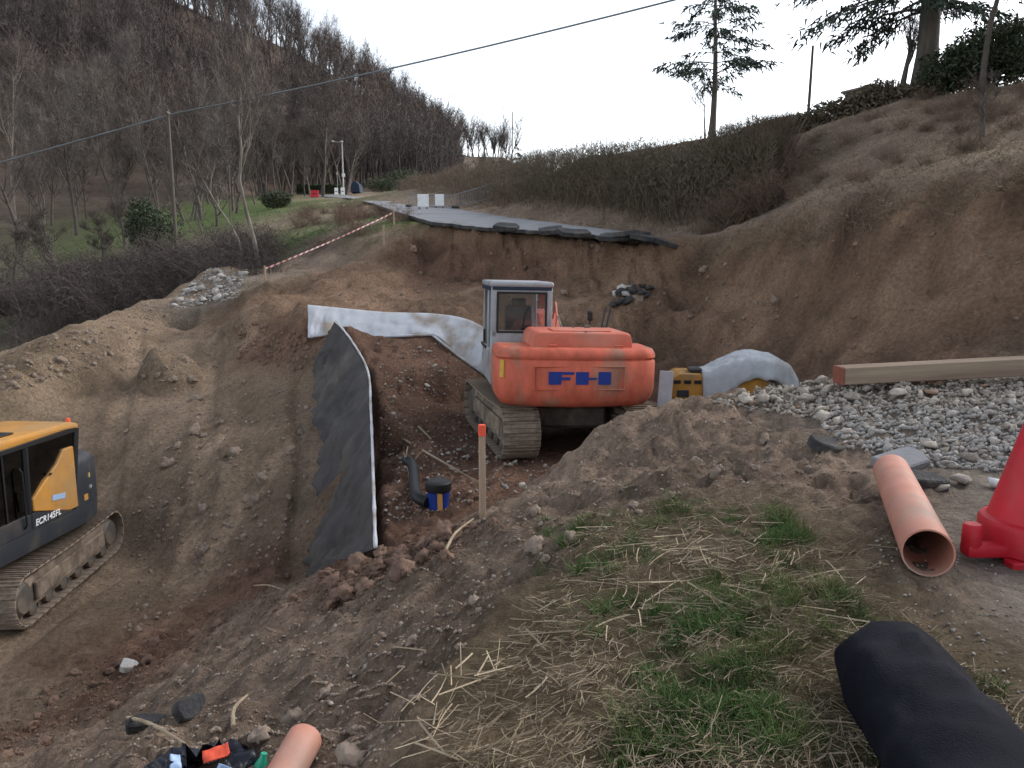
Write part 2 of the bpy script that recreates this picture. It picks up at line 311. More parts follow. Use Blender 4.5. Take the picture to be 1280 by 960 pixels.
# slope from ramp up to the verge and meadow
for px, py, Y, zn in [(400, 346, 24, 'b'), (470, 322, 25.2, 'b'), (420, 335, 26.5, 'p'), (380, 335, 28, 'p'), (340, 338, 28.5, 'p'), (300, 345, 29, 'm'), (440, 300, 29, 'p'), (400, 305, 31, 'w'), (480, 280, 30, 'm'), (440, 278, 35, 'p'), (400, 285, 36, 'm'),
                      (350, 305, 36, 'm'), (300, 315, 36, 'm'), (200, 335, 36, 'm'), (120, 350, 37, 'm'), (0, 372, 38, 'w'), (-150, 400, 38, 'w'), (380, 260, 60, 'm'), (300, 272, 60, 'm'), (200, 285, 60, 'm'), (100, 305, 60, 'm'), (0, 320, 60, 'w'), (-200, 350, 60, 'w'),
                      (300, 255, 85, 'm'), (200, 262, 85, 'm'), (0, 285, 85, 'w'), (400, 251, 78, 'm'), (430, 262, 50, 'p'), (340, 247, 100, 'm'), (250, 247, 105, 'w')]: A(px, py, Y, zn)
# road edges (ground 0.14 below the slab) and the slip face below the lip
LE = [(824, 301, 21.2), (740, 293, 22.4), (660, 287, 23.6), (600, 283, 24.8), (540, 277, 26.3), (502, 266, 34), (466, 254, 52), (440, 248, 75), (405, 245.5, 100), (360, 244, 125)]
RE = [(812, 293, 23.2), (745, 285, 24.8), (690, 278, 26.8), (640, 272, 30), (604, 266, 35.5), (560, 258.5, 44), (502, 252, 60), (463, 247, 80), (428, 243.5, 105), (372, 241.5, 132)]
LEW = [P(*q) for q in LE]; REW = [P(*q) for q in RE]
for i, p in enumerate(LEW): W(p.x + (0 if i > 4 else .05), p.y + .12, p.z - .15, 'b' if i < 5 else 'p')
for p in REW: W(p.x, p.y, p.z - .14, 'p')
for p in REW: W(p.x + 1.0, p.y + 1.4, p.z + .35, 'p')
for p in REW[:7]: W(p.x + 2.2, p.y + 3.6, p.z + 1.6, 'w')
for i, p in enumerate(LEW[:5]):
    zz_ = 'r' if i > 1 else 'b'; W(p.x, p.y - .22, p.z - 1.0, zz_); W(p.x, p.y - 1.5, p.z - 1.75, zz_)
W(-3.6, 25.6, 2.5, 'b')
# white fabric step at the pit's far end
WU = [(385, 381, 18.0), (420, 384.5, 18.2), (480, 390, 18.35), (540, 392, 18.35), (580, 398, 18.1), (612, 412, 17.7)]
WL = [(385, 419, 17.55), (418, 415, 17.7), (480, 419, 17.85), (540, 416, 17.85), (572, 442, 17.5), (612, 470, 16.9)]
for (px, py, Y) in WU: A(px, py + 2, Y + .12, 'b'); 
for (px, py, Y) in WL: A(px, py - 2, Y + .18, 'r')
for px, py, Y, zn in [(430, 368, 21.8, 'b'), (480, 366, 22.3, 'b'), (540, 366, 22.3, 'b'), (610, 366, 21.6, 'b'), (690, 372, 20.6, 'b'), (770, 385, 19.6, 'b')]: A(px, py, Y, zn)
# foot of the far face behind the machine
for x, y, z, zn in [(0.4, 18.6, -.2, 'b'), (2.4, 18.4, -.7, 'b'), (4.3, 18.2, -.5, 'b')]: W(x, y, z, zn)
for px, py, Y, zn in [(900, 290, 22, 'p'), (970, 258, 20.8, 'w'), (950, 420, 17, 'b'), (880, 400, 18.3, 'b')]: A(px, py, Y, zn)
# right cut bank
for x, y, z, zn in [(5.6, 14.3, -.5, 'b'), (6.3, 12.5, -.1, 'b'), (6.6, 10.5, .2, 'd'), (6.9, 8.3, .35, 'd'), (7.0, 6, .2, 'd')]: W(x, y, z, zn)
CT = [(872, 304, 20.8), (930, 289, 19.6), (985, 270, 18.4), (1060, 252, 16.6), (1160, 228, 15.1), (1280, 207, 13.6), (1420, 190, 12.2), (1600, 170, 10.5)]
for (px, py, Y) in CT: A(px, py, Y, 'b'); A(px, py - 9, Y + .5, 'p')
for (px, py, Y) in CT:
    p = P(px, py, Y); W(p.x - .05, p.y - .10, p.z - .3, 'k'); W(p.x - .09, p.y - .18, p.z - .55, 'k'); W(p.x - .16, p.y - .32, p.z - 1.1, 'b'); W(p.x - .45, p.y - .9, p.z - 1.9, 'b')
for px, py, Y in [(990, 412, 16.5), (1060, 412, 14.9), (1160, 412, 13.4), (1280, 412, 12.0), (1420, 415, 10.7), (1600, 420, 9.2)]: A(px, py, Y, 'b')
for px, py, Y, zn in [(980, 210, 23, 'w'), (1050, 205, 21, 'p'), (1130, 160, 21.5, 'p'), (1280, 150, 19, 'p'), (1450, 130, 17, 'p'), (970, 178, 28, 'p'), (1050, 150, 26, 'p'), (1130, 125, 26, 'p'), (1280, 105, 24, 'p'), (1450, 80, 22, 'p')]: A(px, py, Y, zn)
for x, y, z, zn in [(3, 34, 6.3, 'w'), (8, 33, 6.9, 'p'), (18, 33, 8.2, 'm'), (30, 25, 9.0, 'm'), (30, 45, 9.5, 'm'), (5, 50, 7.6, 'm'), (-1, 62, 8.6, 'm'), (40, 90, 11, 'm'), (5, 100, 11.5, 'm'), (-5, 90, 11, 'm'), (30, 0, 9, 'm'), (100, 40, 13, 'm'), (100, -40, 12, 'm'), (25, -30, 8, 'm'),
                    (0, 160, 16, 'w'), (60, 200, 16, 'w'), (20, 300, 26, 'w'), (0, -60, -1, 'm'), (150, 300, 20, 'w')]: W(x, y, z, zn)
# wooded hill
HR = [(640, 206, 290), (600, 203, 280), (560, 196, 265), (535, 175, 255), (510, 150, 245), (450, 112, 235), (370, 68, 215), (300, 32, 200), (230, 5, 190), (100, -55, 180), (-100, -120, 170), (-350, -150, 160)]
for q in HR: A(*q, 'w'); A(q[0], q[1] + 12, q[2] + 60, 'w')
for px, py, Y, zn in [(0, 215, 105, 'w'), (0, 130, 140, 'w'), (-300, 250, 100, 'w'), (-300, 90, 140, 'w'), (200, 215, 118, 'w'), (200, 120, 150, 'w'), (350, 225, 135, 'w'), (350, 150, 165, 'w'), (460, 215, 150, 'w'), (450, 170, 185, 'w'), (540, 214, 190, 'w'), (600, 215, 220, 'w'), (430, 240, 118, 'w')]: A(px, py, Y, zn)
for x, y, z in [(-700, -80, -10), (-700, 750, 90), (700, 750, 30), (700, -80, 15), (0, 750, 30), (-700, 300, 80), (0, -80, 0), (-250, -80, -25), (-200, 30, -15)]: W(x, y, z, 'w')

def grade(segs):
    out = [segs[0][0]]
    for a, b, st in segs:
        n = max(1, int(round((b - a) / st))); out += list(a + (b - a) * (np.arange(1, n + 1) / n))
    return np.array(out)
def geo(a, b, s0, ratio):
    out = []; x = a; s = s0
    while x < b: x += s; s *= ratio; out.append(min(x, b))
    return out
gx = list(grade([(-16, -10, .25), (-10, -4.5, .075), (-4.5, 4.5, .05), (4.5, 9, .1), (9, 18, .25)]))
gx = np.array([-x for x in geo(16, 690, .4, 1.12)[::-1]] + gx + geo(18, 690, .4, 1.14))
gy = list(grade([(0.6, 10, .05), (10, 26, .085), (26, 34, .18)]))
gy = np.array([-y for y in geo(-.6, 75, .5, 1.4)[::-1]] + gy + geo(34, 740, .3, 1.045))
nx, ny = len(gx), len(gy)
GX, GY = np.meshgrid(gx, gy)
pts2 = [Vector((p[0], p[1])) for p in TP]
res = delaunay_2d_cdt(pts2, [], [], 0, 1e-4)
rv = np.array([[v.x, v.y] for v in res[0]]); org = [o[0] if o else 0 for o in res[3]]
vals = np.array([[TP[o][2], *ZC[TP[o][3]][0], ZC[TP[o][3]][1], ZC[TP[o][3]][2]] for o in org])
T = np.zeros((ny, nx, 6)); hit = np.zeros((ny, nx), bool)
for tri in res[2]:
    a, b, c = rv[tri[0]], rv[tri[1]], rv[tri[2]]
    x0, x1 = min(a[0], b[0], c[0]), max(a[0], b[0], c[0]); y0, y1 = min(a[1], b[1], c[1]), max(a[1], b[1], c[1])
    i0, i1 = np.searchsorted(gx, x0 - 1e-6), np.searchsorted(gx, x1 + 1e-6); j0, j1 = np.searchsorted(gy, y0 - 1e-6), np.searchsorted(gy, y1 + 1e-6)
    if i0 == i1 or j0 == j1: continue
    X = GX[j0:j1, i0:i1]; Y = GY[j0:j1, i0:i1]
    den = (b[1]-c[1])*(a[0]-c[0]) + (c[0]-b[0])*(a[1]-c[1])
    if abs(den) < 1e-12: continue
    l1 = ((b[1]-c[1])*(X-c[0]) + (c[0]-b[0])*(Y-c[1])) / den; l2 = ((c[1]-a[1])*(X-c[0]) + (a[0]-c[0])*(Y-c[1])) / den; l3 = 1-l1-l2
    ins = (l1 > -1e-6) & (l2 > -1e-6) & (l3 > -1e-6)
    val = l1[..., None]*vals[tri[0]] + l2[..., None]*vals[tri[1]] + l3[..., None]*vals[tri[2]]
    T[j0:j1, i0:i1][ins] = val[ins]; hit[j0:j1, i0:i1] |= ins
def blur(a, n):
    for _ in range(n):
        p = np.pad(a, [(1, 1), (1, 1)] + [(0, 0)]*(a.ndim-2), mode='edge')
        a = (p[:-2, 1:-1] + p[2:, 1:-1] + p[1:-1, :-2] + p[1:-1, 2:] + 4*a) / 8
    return a
Z = blur(T[..., 0], 4); ZCOL = blur(T[..., 1:], 5)
AMP = ZCOL[..., 3]; CLD = ZCOL[..., 4]
# relief
ZB = Z.copy()
dist = np.hypot(GX, GY)
near = np.clip(1.3 - dist/40, 0, 1); close = np.clip(1.6 - dist/9, 0, 1)
Z = Z + AMP*1.9*fbm(GX*.9, GY*.9, 3, 5) + AMP*2.0*near*fbm(GX*3.1, GY*3.1, 5, 11, gain=.62)
def ridged(x, y, o, sd): return 0.5 - np.abs(fbm(x, y, o, sd, gain=.6))*2.4
rid = ridged(GX*1.6 + .5*fbm(GX*3, GY*3, 2, 3), GY*1.6, 5, 23)
Z = Z + CLD*near*.16*(rid - .25)
cl = fbm(GX*5.5, GY*5.5, 4, 31, gain=.65); Z = Z + CLD*near*np.clip(cl, -.05, 1)*.26
c2 = fbm(GX*11, GY*11, 3, 37, gain=.7); Z = Z + CLD*np.clip(1.6 - dist/16, .25, 1)*near*np.clip(c2, -.1, 1)*.10
gy_, gx_ = np.gradient(ZB, gy, gx); steep = blur(np.clip((np.hypot(gx_, gy_) - .4) / .7, 0, 1), 4) * near
ramp = np.clip((-2.4-.12*(GY-10)-GX)/.8, 0, 1)*np.clip((23-GY)/2, 0, 1)*(GY > 8); steep = steep*(1-ramp); bk_ = steep*(GY > 12)
Z = Z + bk_*np.where(GX > 5, .45, 1)*(.9*ridged(GX*.8 + GY*.2, GY*.22 - GX*.06, 4, 41) - .3 + .5*fbm(GX*2.6, GY*.9, 4, 43) + .22*fbm(GX*5, GY*2.4, 3, 47))
Z = Z + (steep - bk_)*.35*fbm(GX*1.8, GY*1.8, 4, 49)
hillm = np.clip((dist - 120)/60, 0, 1)*(GX < 30); Z = Z + hillm*9*fbm(GX/45, GY/45, 3, 57)
def pip(X, Y, pts):
    c = np.zeros(X.shape, bool); n = len(pts)
    for i in range(n):
        (x1, y1), (x2, y2) = pts[i], pts[(i+1) % n]
        if y1 == y2: continue
        c ^= ((y1 > Y) != (y2 > Y)) & (X < (x2-x1)*(Y-y1)/(y2-y1)+x1)
    return c
shp = [tuple(P(px+2, py, Y)[:2]) for px, py, Y in TOPL] + [tuple((P(px-30, py, Y))[:2]) for px, py, Y in FOOT[::-1]]
sm_ = np.clip(blur(pip(GX, GY, shp).astype(float), 5)*1.6, 0, 1); Z = Z*(1-sm_) + (ZB-.20)*sm_
shp = [tuple(P(px, py, Y+.5)[:2]) for px, py, Y in WU] + [tuple((P(px, py, Y-.25))[:2]) for px, py, Y in WL[::-1]]
sm_ = np.clip(blur(pip(GX, GY, shp).astype(float), 3)*1.6, 0, 1); Z = Z*(1-sm_) + (ZB-.06)*sm_
# pads worked flat under the two machines
def pad(cx, cy, r, z):
    global Z
    m = np.clip((r - np.hypot(GX-cx, GY-cy))/.7, 0, 1); Z = Z*(1-m) + (z + .25*(Z-ZB))*m
pad(.72, 13.3, 2.5, -1.38); pad(-8.2, 11.8, 2.6, -3.57)
def mound(px, py, Y, r, h, k=2.0):
    global Z
    p = P(px, py, Y); d_ = np.hypot(GX-p.x, (GY-p.y)*1.2)/(r*(1 + .5*fbm(GX*1.5, GY*1.5, 3, 91)))
    Z = Z + h*np.clip(1-d_**k, 0, 1)*(1 + .6*fbm(GX*3, GY*3, 3, 93))
mound(210, 476, 18.3, .8, .75, 3); mound(70, 458, 18.4, 1.3, .8); mound(15, 475, 17.0, 1.2, .6); mound(130, 420, 20.5, 1.3, .35); mound(228, 398, 23.3, .55, -.9, 4); mound(310, 420, 20.8, 1.3, .4)
# vehicle tracks pressed into the ramp
TRK = np.zeros_like(Z); BRM = np.zeros_like(Z)
def trackprint(path, w, depth, gauge):
    global Z, TRK, BRM
    pv = [Vector((a, b)) for a, b in path]
    for off in (-gauge/2, gauge/2):
        s0 = 0
        for a, b in zip(pv, pv[1:]):
            d = b - a; Ln = d.length; d.normalize(); nrm = Vector((-d.y, d.x))
            u = (GX - a.x)*d.x + (GY - a.y)*d.y; v = (GX - a.x)*nrm.x + (GY - a.y)*nrm.y - off + .08*np.sin(u*.7 + s0)
            m = np.clip((w/2 - np.abs(v))/.09, 0, 1) * (u > -.05) * (u < Ln + .05)
            br = np.clip(1 - np.abs(np.abs(v) - w/2 - .05)/.12, 0, 1)*(u > 0)*(u < Ln)
            Z = Z - m*depth + br*depth*.7 + m*depth*.55*(np.sin((u + s0)*2*math.pi/.21) > 0)
            tr_ = m*(.55 + .45*(np.sin((u + s0)*2*math.pi/.21) > 0)); TRK = np.maximum(TRK, tr_); BRM = np.maximum(BRM*(1-m), br); s0 += Ln
def gp(px, py, Y): p = P(px, py, Y); return (p.x, p.y)




trackprint([gp(150, 745, 11.5), gp(188, 640, 13.8), gp(205, 560, 15.9), gp(214, 490, 18.4), gp(216, 425, 22)], .46, .07, 1.85)
trackprint([gp(215, 700, 12.4), gp(275, 620, 13.6), gp(325, 540, 15.2)], .42, .05, 1.6)
trackprint([gp(30, 880, 8.6), gp(130, 790, 10.6), gp(205, 715, 12.2)], .48, .06, 1.9)
FZ = Z
from bisect import bisect_left
_gx, _gy = gx.tolist(), gy.tolist(); _fz = [r_.tolist() for r_ in FZ]
def zt(x, y):
    i = min(max(bisect_left(_gx, x) - 1, 0), nx-2); j = min(max(bisect_left(_gy, y) - 1, 0), ny-2)
    u = (x-_gx[i])/(_gx[i+1]-_gx[i]); v = (y-_gy[j])/(_gy[j+1]-_gy[j]); a = _fz[j]; b = _fz[j+1]
    return (a[i]*(1-u)+a[i+1]*u)*(1-v) + (b[i]*(1-u)+b[i+1]*u)*v
def ztv(x, y):
    x = np.asarray(x); y = np.asarray(y)
    i = np.clip(np.searchsorted(gx, x) - 1, 0, nx-2); j = np.clip(np.searchsorted(gy, y) - 1, 0, ny-2)
    u = (x-gx[i])/(gx[i+1]-gx[i]); v = (y-gy[j])/(gy[j+1]-gy[j])
    return (FZ[j, i]*(1-u)+FZ[j, i+1]*u)*(1-v) + (FZ[j+1, i]*(1-u)+FZ[j+1, i+1]*u)*v
def G(px, py, y0=1.0, y1=500):
    a, s = ray(px, py); Y = y0; st = .05
    while Y < y1:
        if EYE + s*Y < zt(a*Y, Y): break
        Y += st; st = max(.05, Y*.004)
    return Vector((a*Y, Y, zt(a*Y, Y)))
def on(x, y, dz=0): return Vector((x, y, zt(x, y) + dz))

V = np.stack([GX.ravel(), GY.ravel(), Z.ravel()], 1)
idx = np.arange(nx*ny).reshape(ny, nx)
FC = np.stack([idx[:-1, :-1].ravel(), idx[:-1, 1:].ravel(), idx[1:, 1:].ravel(), idx[1:, :-1].ravel()], 1)
gm = mesh_np('ground', V, FC, True)
# soil colour: patches with shapes of their own
col = ZCOL[..., :3]*np.array([1.05, .985, .92])
pn = fbm(GX*.8, GY*.8, 4, 71)[..., None]; col *= 1 + .5*pn
pn = np.clip(fbm(GX*2.3, GY*2.3, 4, 83)*3, 0, 1)[..., None]*np.clip(CLD, 0, 1)[..., None]
col = col*(1 - .25*pn) + np.array([.15, .095, .072])*.25*pn
pn = np.clip(fbm(GX*.55, GY*.55, 5, 97, gain=.6)*2.2, -.5, .6)[..., None]; col *= 1 + .55*pn*np.clip(AMP*8, 0, 1)[..., None]
col *= (1 + .34*TRK*(1 + .8*fbm(GX*1.2, GY*1.2, 3, 99)) - .10*BRM)[..., None]
ca = gm.color_attributes.new('soil', 'FLOAT_COLOR', 'POINT')
ca.data.foreach_set('color', np.concatenate([col.reshape(-1, 3), np.ones((nx*ny, 1))], 1).astype(np.float32).ravel())
def ground_mat():
    m = bpy.data.materials.new('soil_and_turf'); m.use_nodes = True
    N = m.node_tree.nodes; L = m.node_tree.links; b = N['Principled BSDF']
    b.inputs['Roughness'].default_value = .95; b.inputs['Specular IOR Level'].default_value = .15
    at = N.new('ShaderNodeAttribute'); at.attribute_name = 'soil'
    tc = N.new('ShaderNodeTexCoord')
    def noise(s, d=6, r=.65):
        n = N.new('ShaderNodeTexNoise'); n.inputs['Scale'].default_value = s; n.inputs['Detail'].default_value = d; n.inputs['Roughness'].default_value = r
        L.new(tc.outputs['Object'], n.inputs['Vector']); return n
    def scale(c, f):
        s = N.new('ShaderNodeVectorMath'); s.operation = 'SCALE'; L.new(c, s.inputs[0]); L.new(f, s.inputs['Scale']); return s.outputs[0]
    def rng(f, a, c, lo, hi):
        q = N.new('ShaderNodeMapRange'); q.inputs['From Min'].default_value = a; q.inputs['From Max'].default_value = c
        q.inputs['To Min'].default_value = lo; q.inputs['To Max'].default_value = hi; L.new(f, q.inputs['Value']); return q.outputs[0]
    n1 = noise(1.3); n2 = noise(14, 8, .7); n3 = noise(70, 4)
    c = scale(at.outputs['Color'], rng(n1.outputs['Fac'], .3, .7, .75, 1.25)); c = scale(c, rng(n2.outputs['Fac'], .3, .7, .6, 1.4)); c = scale(c, rng(n3.outputs['Fac'], .3, .7, .8, 1.2))
    vo = N.new('ShaderNodeTexVoronoi'); vo.inputs['Scale'].default_value = 16; L.new(tc.outputs['Object'], vo.inputs['Vector'])
    vb = N.new('ShaderNodeTexVoronoi'); vb.inputs['Scale'].default_value = 16; L.new(tc.outputs['Object'], vb.inputs['Vector'])
    peb = rng(vo.outputs['Distance'], .16, .24, 1, 0)
    sel = rng(n1.outputs['Fac'], .5, .62, 0, .55)
    mu = N.new('ShaderNodeMath'); mu.operation = 'MULTIPLY'; L.new(peb, mu.inputs[0]); L.new(sel, mu.inputs[1])
    mx = N.new('ShaderNodeMix'); mx.data_type = 'RGBA'; L.new(mu.outputs[0], mx.inputs[0]); L.new(c, mx.inputs[6]); mx.inputs[7].default_value = (.30, .275, .25, 1)
    L.new(mx.outputs[2], b.inputs['Base Color'])
    n4 = noise(5, 9, .72); nb4 = N.new('ShaderNodeMath'); nb4.operation = 'ADD'; L.new(n2.outputs['Fac'], nb4.inputs[0]); L.new(n4.outputs['Fac'], nb4.inputs[1])
    ad = N.new('ShaderNodeMath'); ad.operation = 'ADD'; L.new(nb4.outputs[0], ad.inputs[0])
    m3 = N.new('ShaderNodeMath'); m3.operation = 'MULTIPLY'; m3.inputs[1].default_value = .3; L.new(n3.outputs['Fac'], m3.inputs[0]); L.new(m3.outputs[0], ad.inputs[1])
    bp = N.new('ShaderNodeBump'); bp.inputs['Strength'].default_value = 1.0; bp.inputs['Distance'].default_value = .11
    L.new(ad.outputs[0], bp.inputs['Height']); L.new(bp.outputs[0], b.inputs['Normal'])
    return m
ground = link('ground', gm, ground_mat()); ground['kind'] = 'structure'
# ------------------------------------------------------------------ road and other structure
def ribbon_road():
    n = 150; L = []; Rr = []
    def samp(pts, t):
        f = t*(len(pts)-1); i = min(int(f), len(pts)-2); u = f-i
        return pts[i].lerp(pts[i+1], u)
    mb = MB(); rn = random.Random(4)
    for k in range(n+1):
        t = (k/n)**1.5; a = samp(LEW, t); b = samp(REW, t)
        j = (mnoise.noise(Vector((k*.45, 0, 0)))*.35 + rn.uniform(-.08, .08)) if t < .42 else 0
        d = (a-b).normalized(); a = a + d*(.12 + j*.6)
        L.append(a); Rr.append(b)
    m = 5
    for k in range(n+1):
        for q in range(m+1):
            p = Rr[k].lerp(L[k], q/m); p.z += .03*math.sin(math.pi*q/m) + .02*mnoise.noise(Vector((p.x*.6, p.y*.6, 0)))
            mb.v.append(tuple(p))
    top = len(mb.v)
    for k in range(n+1):
        for q in range(m+1): v = mb.v[k*(m+1)+q]; mb.v.append((v[0], v[1], v[2]-.11))
    for k in range(n):
        for q in range(m):
            i = k*(m+1)+q; mb.f.append((i, i+1, i+m+2, i+m+1)); mb.f.append((top+i, top+i+m+1, top+i+m+2, top+i+1))
        i = k*(m+1)+m; mb.f.append((i, top+i, top+i+m+1, i+m+1)); i = k*(m+1); mb.f.append((i, i+m+1, top+i+m+1, top+i))
    for q in range(m): mb.f.append((q, top+q, top+q+1, q+1)); i = n*(m+1)+q; mb.f.append((i, i+1, top+i+1, top+i))
    o = mb.build('road', M['asphalt'], smooth=25); o['kind'] = 'structure'
    o.data.materials.append(M['asphalt_edge'])
    for p in o.data.polygons:
        if p.normal.z < .5: p.material_index = 1
    return o
road = ribbon_road()

rs = random.Random(7); rg = np.random.default_rng(3)
# ------------------------------------------------------------------ generic pieces
def hull(seed, n=16, sx=1, sy=1, sz=.7):
    r = random.Random(seed); bm = bmesh.new()
    for _ in range(n):
        v = Vector((r.gauss(0, 1), r.gauss(0, 1), r.gauss(0, 1))).normalized()*r.uniform(.82, 1.0)
        bm.verts.new((v.x*sx*.5, v.y*sy*.5, v.z*sz*.5))
    q = bmesh.ops.convex_hull(bm, input=bm.verts[:])
    bmesh.ops.delete(bm, geom=[g for g in set(q['geom_interior'] + q['geom_unused']) if isinstance(g, bmesh.types.BMVert)], context='VERTS')
    bmesh.ops.triangulate(bm, faces=bm.faces[:]); bm.verts.index_update()
    V = np.array([v.co[:] for v in bm.verts]); Fc = np.array([[v.index for v in f.verts] for f in bm.faces]); bm.free()
    return V, Fc
HULLS = [hull(i, 9 + i % 4, 1, .65 + .1*(i % 4), .45 + .09*(i % 5)) for i in range(12)]
def joined(variants, pos, scl, rots):
    Vs = []; Fs = []; o = 0
    for k in range(len(pos)):
        v, f = variants[k % len(variants)]
        Rm = np.array(Euler(rots[k]).to_matrix()); Vs.append((v*scl[k]) @ Rm.T + pos[k]); Fs.append(f + o); o += len(v)
    return np.concatenate(Vs), np.concatenate(Fs)
def strips(base, d, ln, wd, bend, nseg=3, taper=True, bdir=None):
    n = len(base); base = np.asarray(base, float); d = np.asarray(d, float); d /= np.linalg.norm(d, axis=1)[:, None]
    ln = np.broadcast_to(ln, n).astype(float); wd = np.broadcast_to(wd, n).astype(float); bend = np.broadcast_to(bend, n).astype(float)
    a = rg.normal(size=(n, 3)); w = np.cross(d, a); w /= np.linalg.norm(w, axis=1)[:, None] + 1e-9
    if bdir is None: bdir = np.array([0, 0, -1.0])
    Vv = np.zeros((n, nseg+1, 2, 3))
    for s in range(nseg+1):
        t = s/nseg; c = base + d*(ln*t)[:, None] + bdir*(bend*ln*t*t)[:, None]
        ww = wd*(1 - .85*t if taper else 1)*.5
        Vv[:, s, 0] = c - w*ww[:, None]; Vv[:, s, 1] = c + w*ww[:, None]
    i = (np.arange(n)*(nseg+1)*2)[:, None] + np.arange(nseg)[None]*2
    Fc = np.stack([i, i+1, i+3, i+2], -1).reshape(-1, 4)
    return Vv.reshape(-1, 3), Fc
def cat(parts):
    Vs = []; Fs = []; o = 0
    for v, f in parts: Vs.append(v); Fs.append(f + o); o += len(v)
    return np.concatenate(Vs), np.concatenate(Fs)
def rdir(n, up=0.0):
    d = rg.normal(size=(n, 3)); d /= np.linalg.norm(d, axis=1)[:, None]; d[:, 2] += up
    return d / np.linalg.norm(d, axis=1)[:, None]

# --- bare trees
def tube_np(pts, rad, n):
    pts = np.array(pts); m = len(pts); d = np.gradient(pts, axis=0); d /= np.linalg.norm(d, axis=1)[:, None] + 1e-9
    u = np.cross(d, [.13, .31, .94]); u /= np.linalg.norm(u, axis=1)[:, None] + 1e-9; w = np.cross(d, u)
    a = np.arange(n)*2*math.pi/n
    V = pts[:, None] + (u[:, None]*np.cos(a)[None, :, None] + w[:, None]*np.sin(a)[None, :, None])*np.array(rad)[:, None, None]
    i = (np.arange(m-1)*n)[:, None] + np.arange(n)[None]; j = (np.arange(m-1)*n)[:, None] + ((np.arange(n)+1) % n)[None]
    return V.reshape(-1, 3), np.stack([i, j, j+n, i+n], -1).reshape(-1, 4)
def bare_tree(seed, h=10, r0=.16, clear=.25, depth=3, nb=(9, 6, 5), spread=.8, twigs=7, tw=.012, lean=0, upw=.35, sides=(7, 5, 4, 3), stems=1, twl=.16):
    r = random.Random(seed); wood = []; tips = []
    def grow(p, d, ln, rad, lev):
        ns = (6, 5, 4, 3)[min(lev, 3)]; pts = [p.copy()]; rr = [rad]
        for s in range(ns):
            d = (d + Vector((r.gauss(0, .12), r.gauss(0, .12), r.gauss(0, .08) + (upw*.25 if lev else .05)))).normalized()
            p = p + d*(ln/ns); pts.append(p.copy()); rr.append(rad*(1 - .85*(s+1)/ns) + .003)
        wood.append(tube_np([tuple(q) for q in pts], rr, sides[min(lev, 3)]))
        if lev < depth:
            for b in range(nb[min(lev, len(nb)-1)]):
                t = r.uniform(clear if lev == 0 else .2, 1.0); f = t*ns; i = min(int(f), ns-1); q = pts[i].lerp(pts[i+1], f-i)
                ax = Vector((r.gauss(0, 1), r.gauss(0, 1), r.gauss(0, .35))).normalized()
                nd = (d*(.55 if lev else .35) + ax*spread + Vector((0, 0, upw))).normalized()
                grow(q, nd, ln*r.uniform(.32, .55)*(1.15 - .55*t if lev == 0 else 1), max(.006, rad*(1-.75*t)*.55), lev+1)
        else:
            for _ in range(twigs):
                t = r.uniform(.1, 1); f = t*ns; i = min(int(f), ns-1); tips.append((pts[i].lerp(pts[i+1], f-i), d))
    for s in range(stems):
        dd = Vector((lean + (r.uniform(-.3, .3) if stems > 1 else 0), r.uniform(-.05, .05) + (r.uniform(-.3, .3) if stems > 1 else 0), 1)).normalized()
        grow(Vector((0, 0, -.15)), dd, h*r.uniform(.85, 1)*.9 if stems > 1 else h*.9, r0, 0)
    W_ = cat(wood)
    b = np.array([t[0][:] for t in tips]); dd = np.array([t[1][:] for t in tips])*.8 + rdir(len(tips), .25)
    tv = strips(b, dd, rg.uniform(.5, 1.3, len(b))*h*twl*.6, tw, rg.uniform(-.2, .2, len(b)), 2)
    return W_, tv
def put_tree(name, tr, loc, rz, s, label, cat_, group=None, mw='bark', mt='twig', meshes=None):
    e = empty(name, loc, rz, label, cat_, group); e.scale = (s, s, s)
    if meshes is None: meshes = (mesh_np('trunk', *tr[0], True), mesh_np('crown', *tr[1]))
    link('trunk', meshes[0], M[mw], e); link('crown', meshes[1], M[mt], e)
    return e, meshes

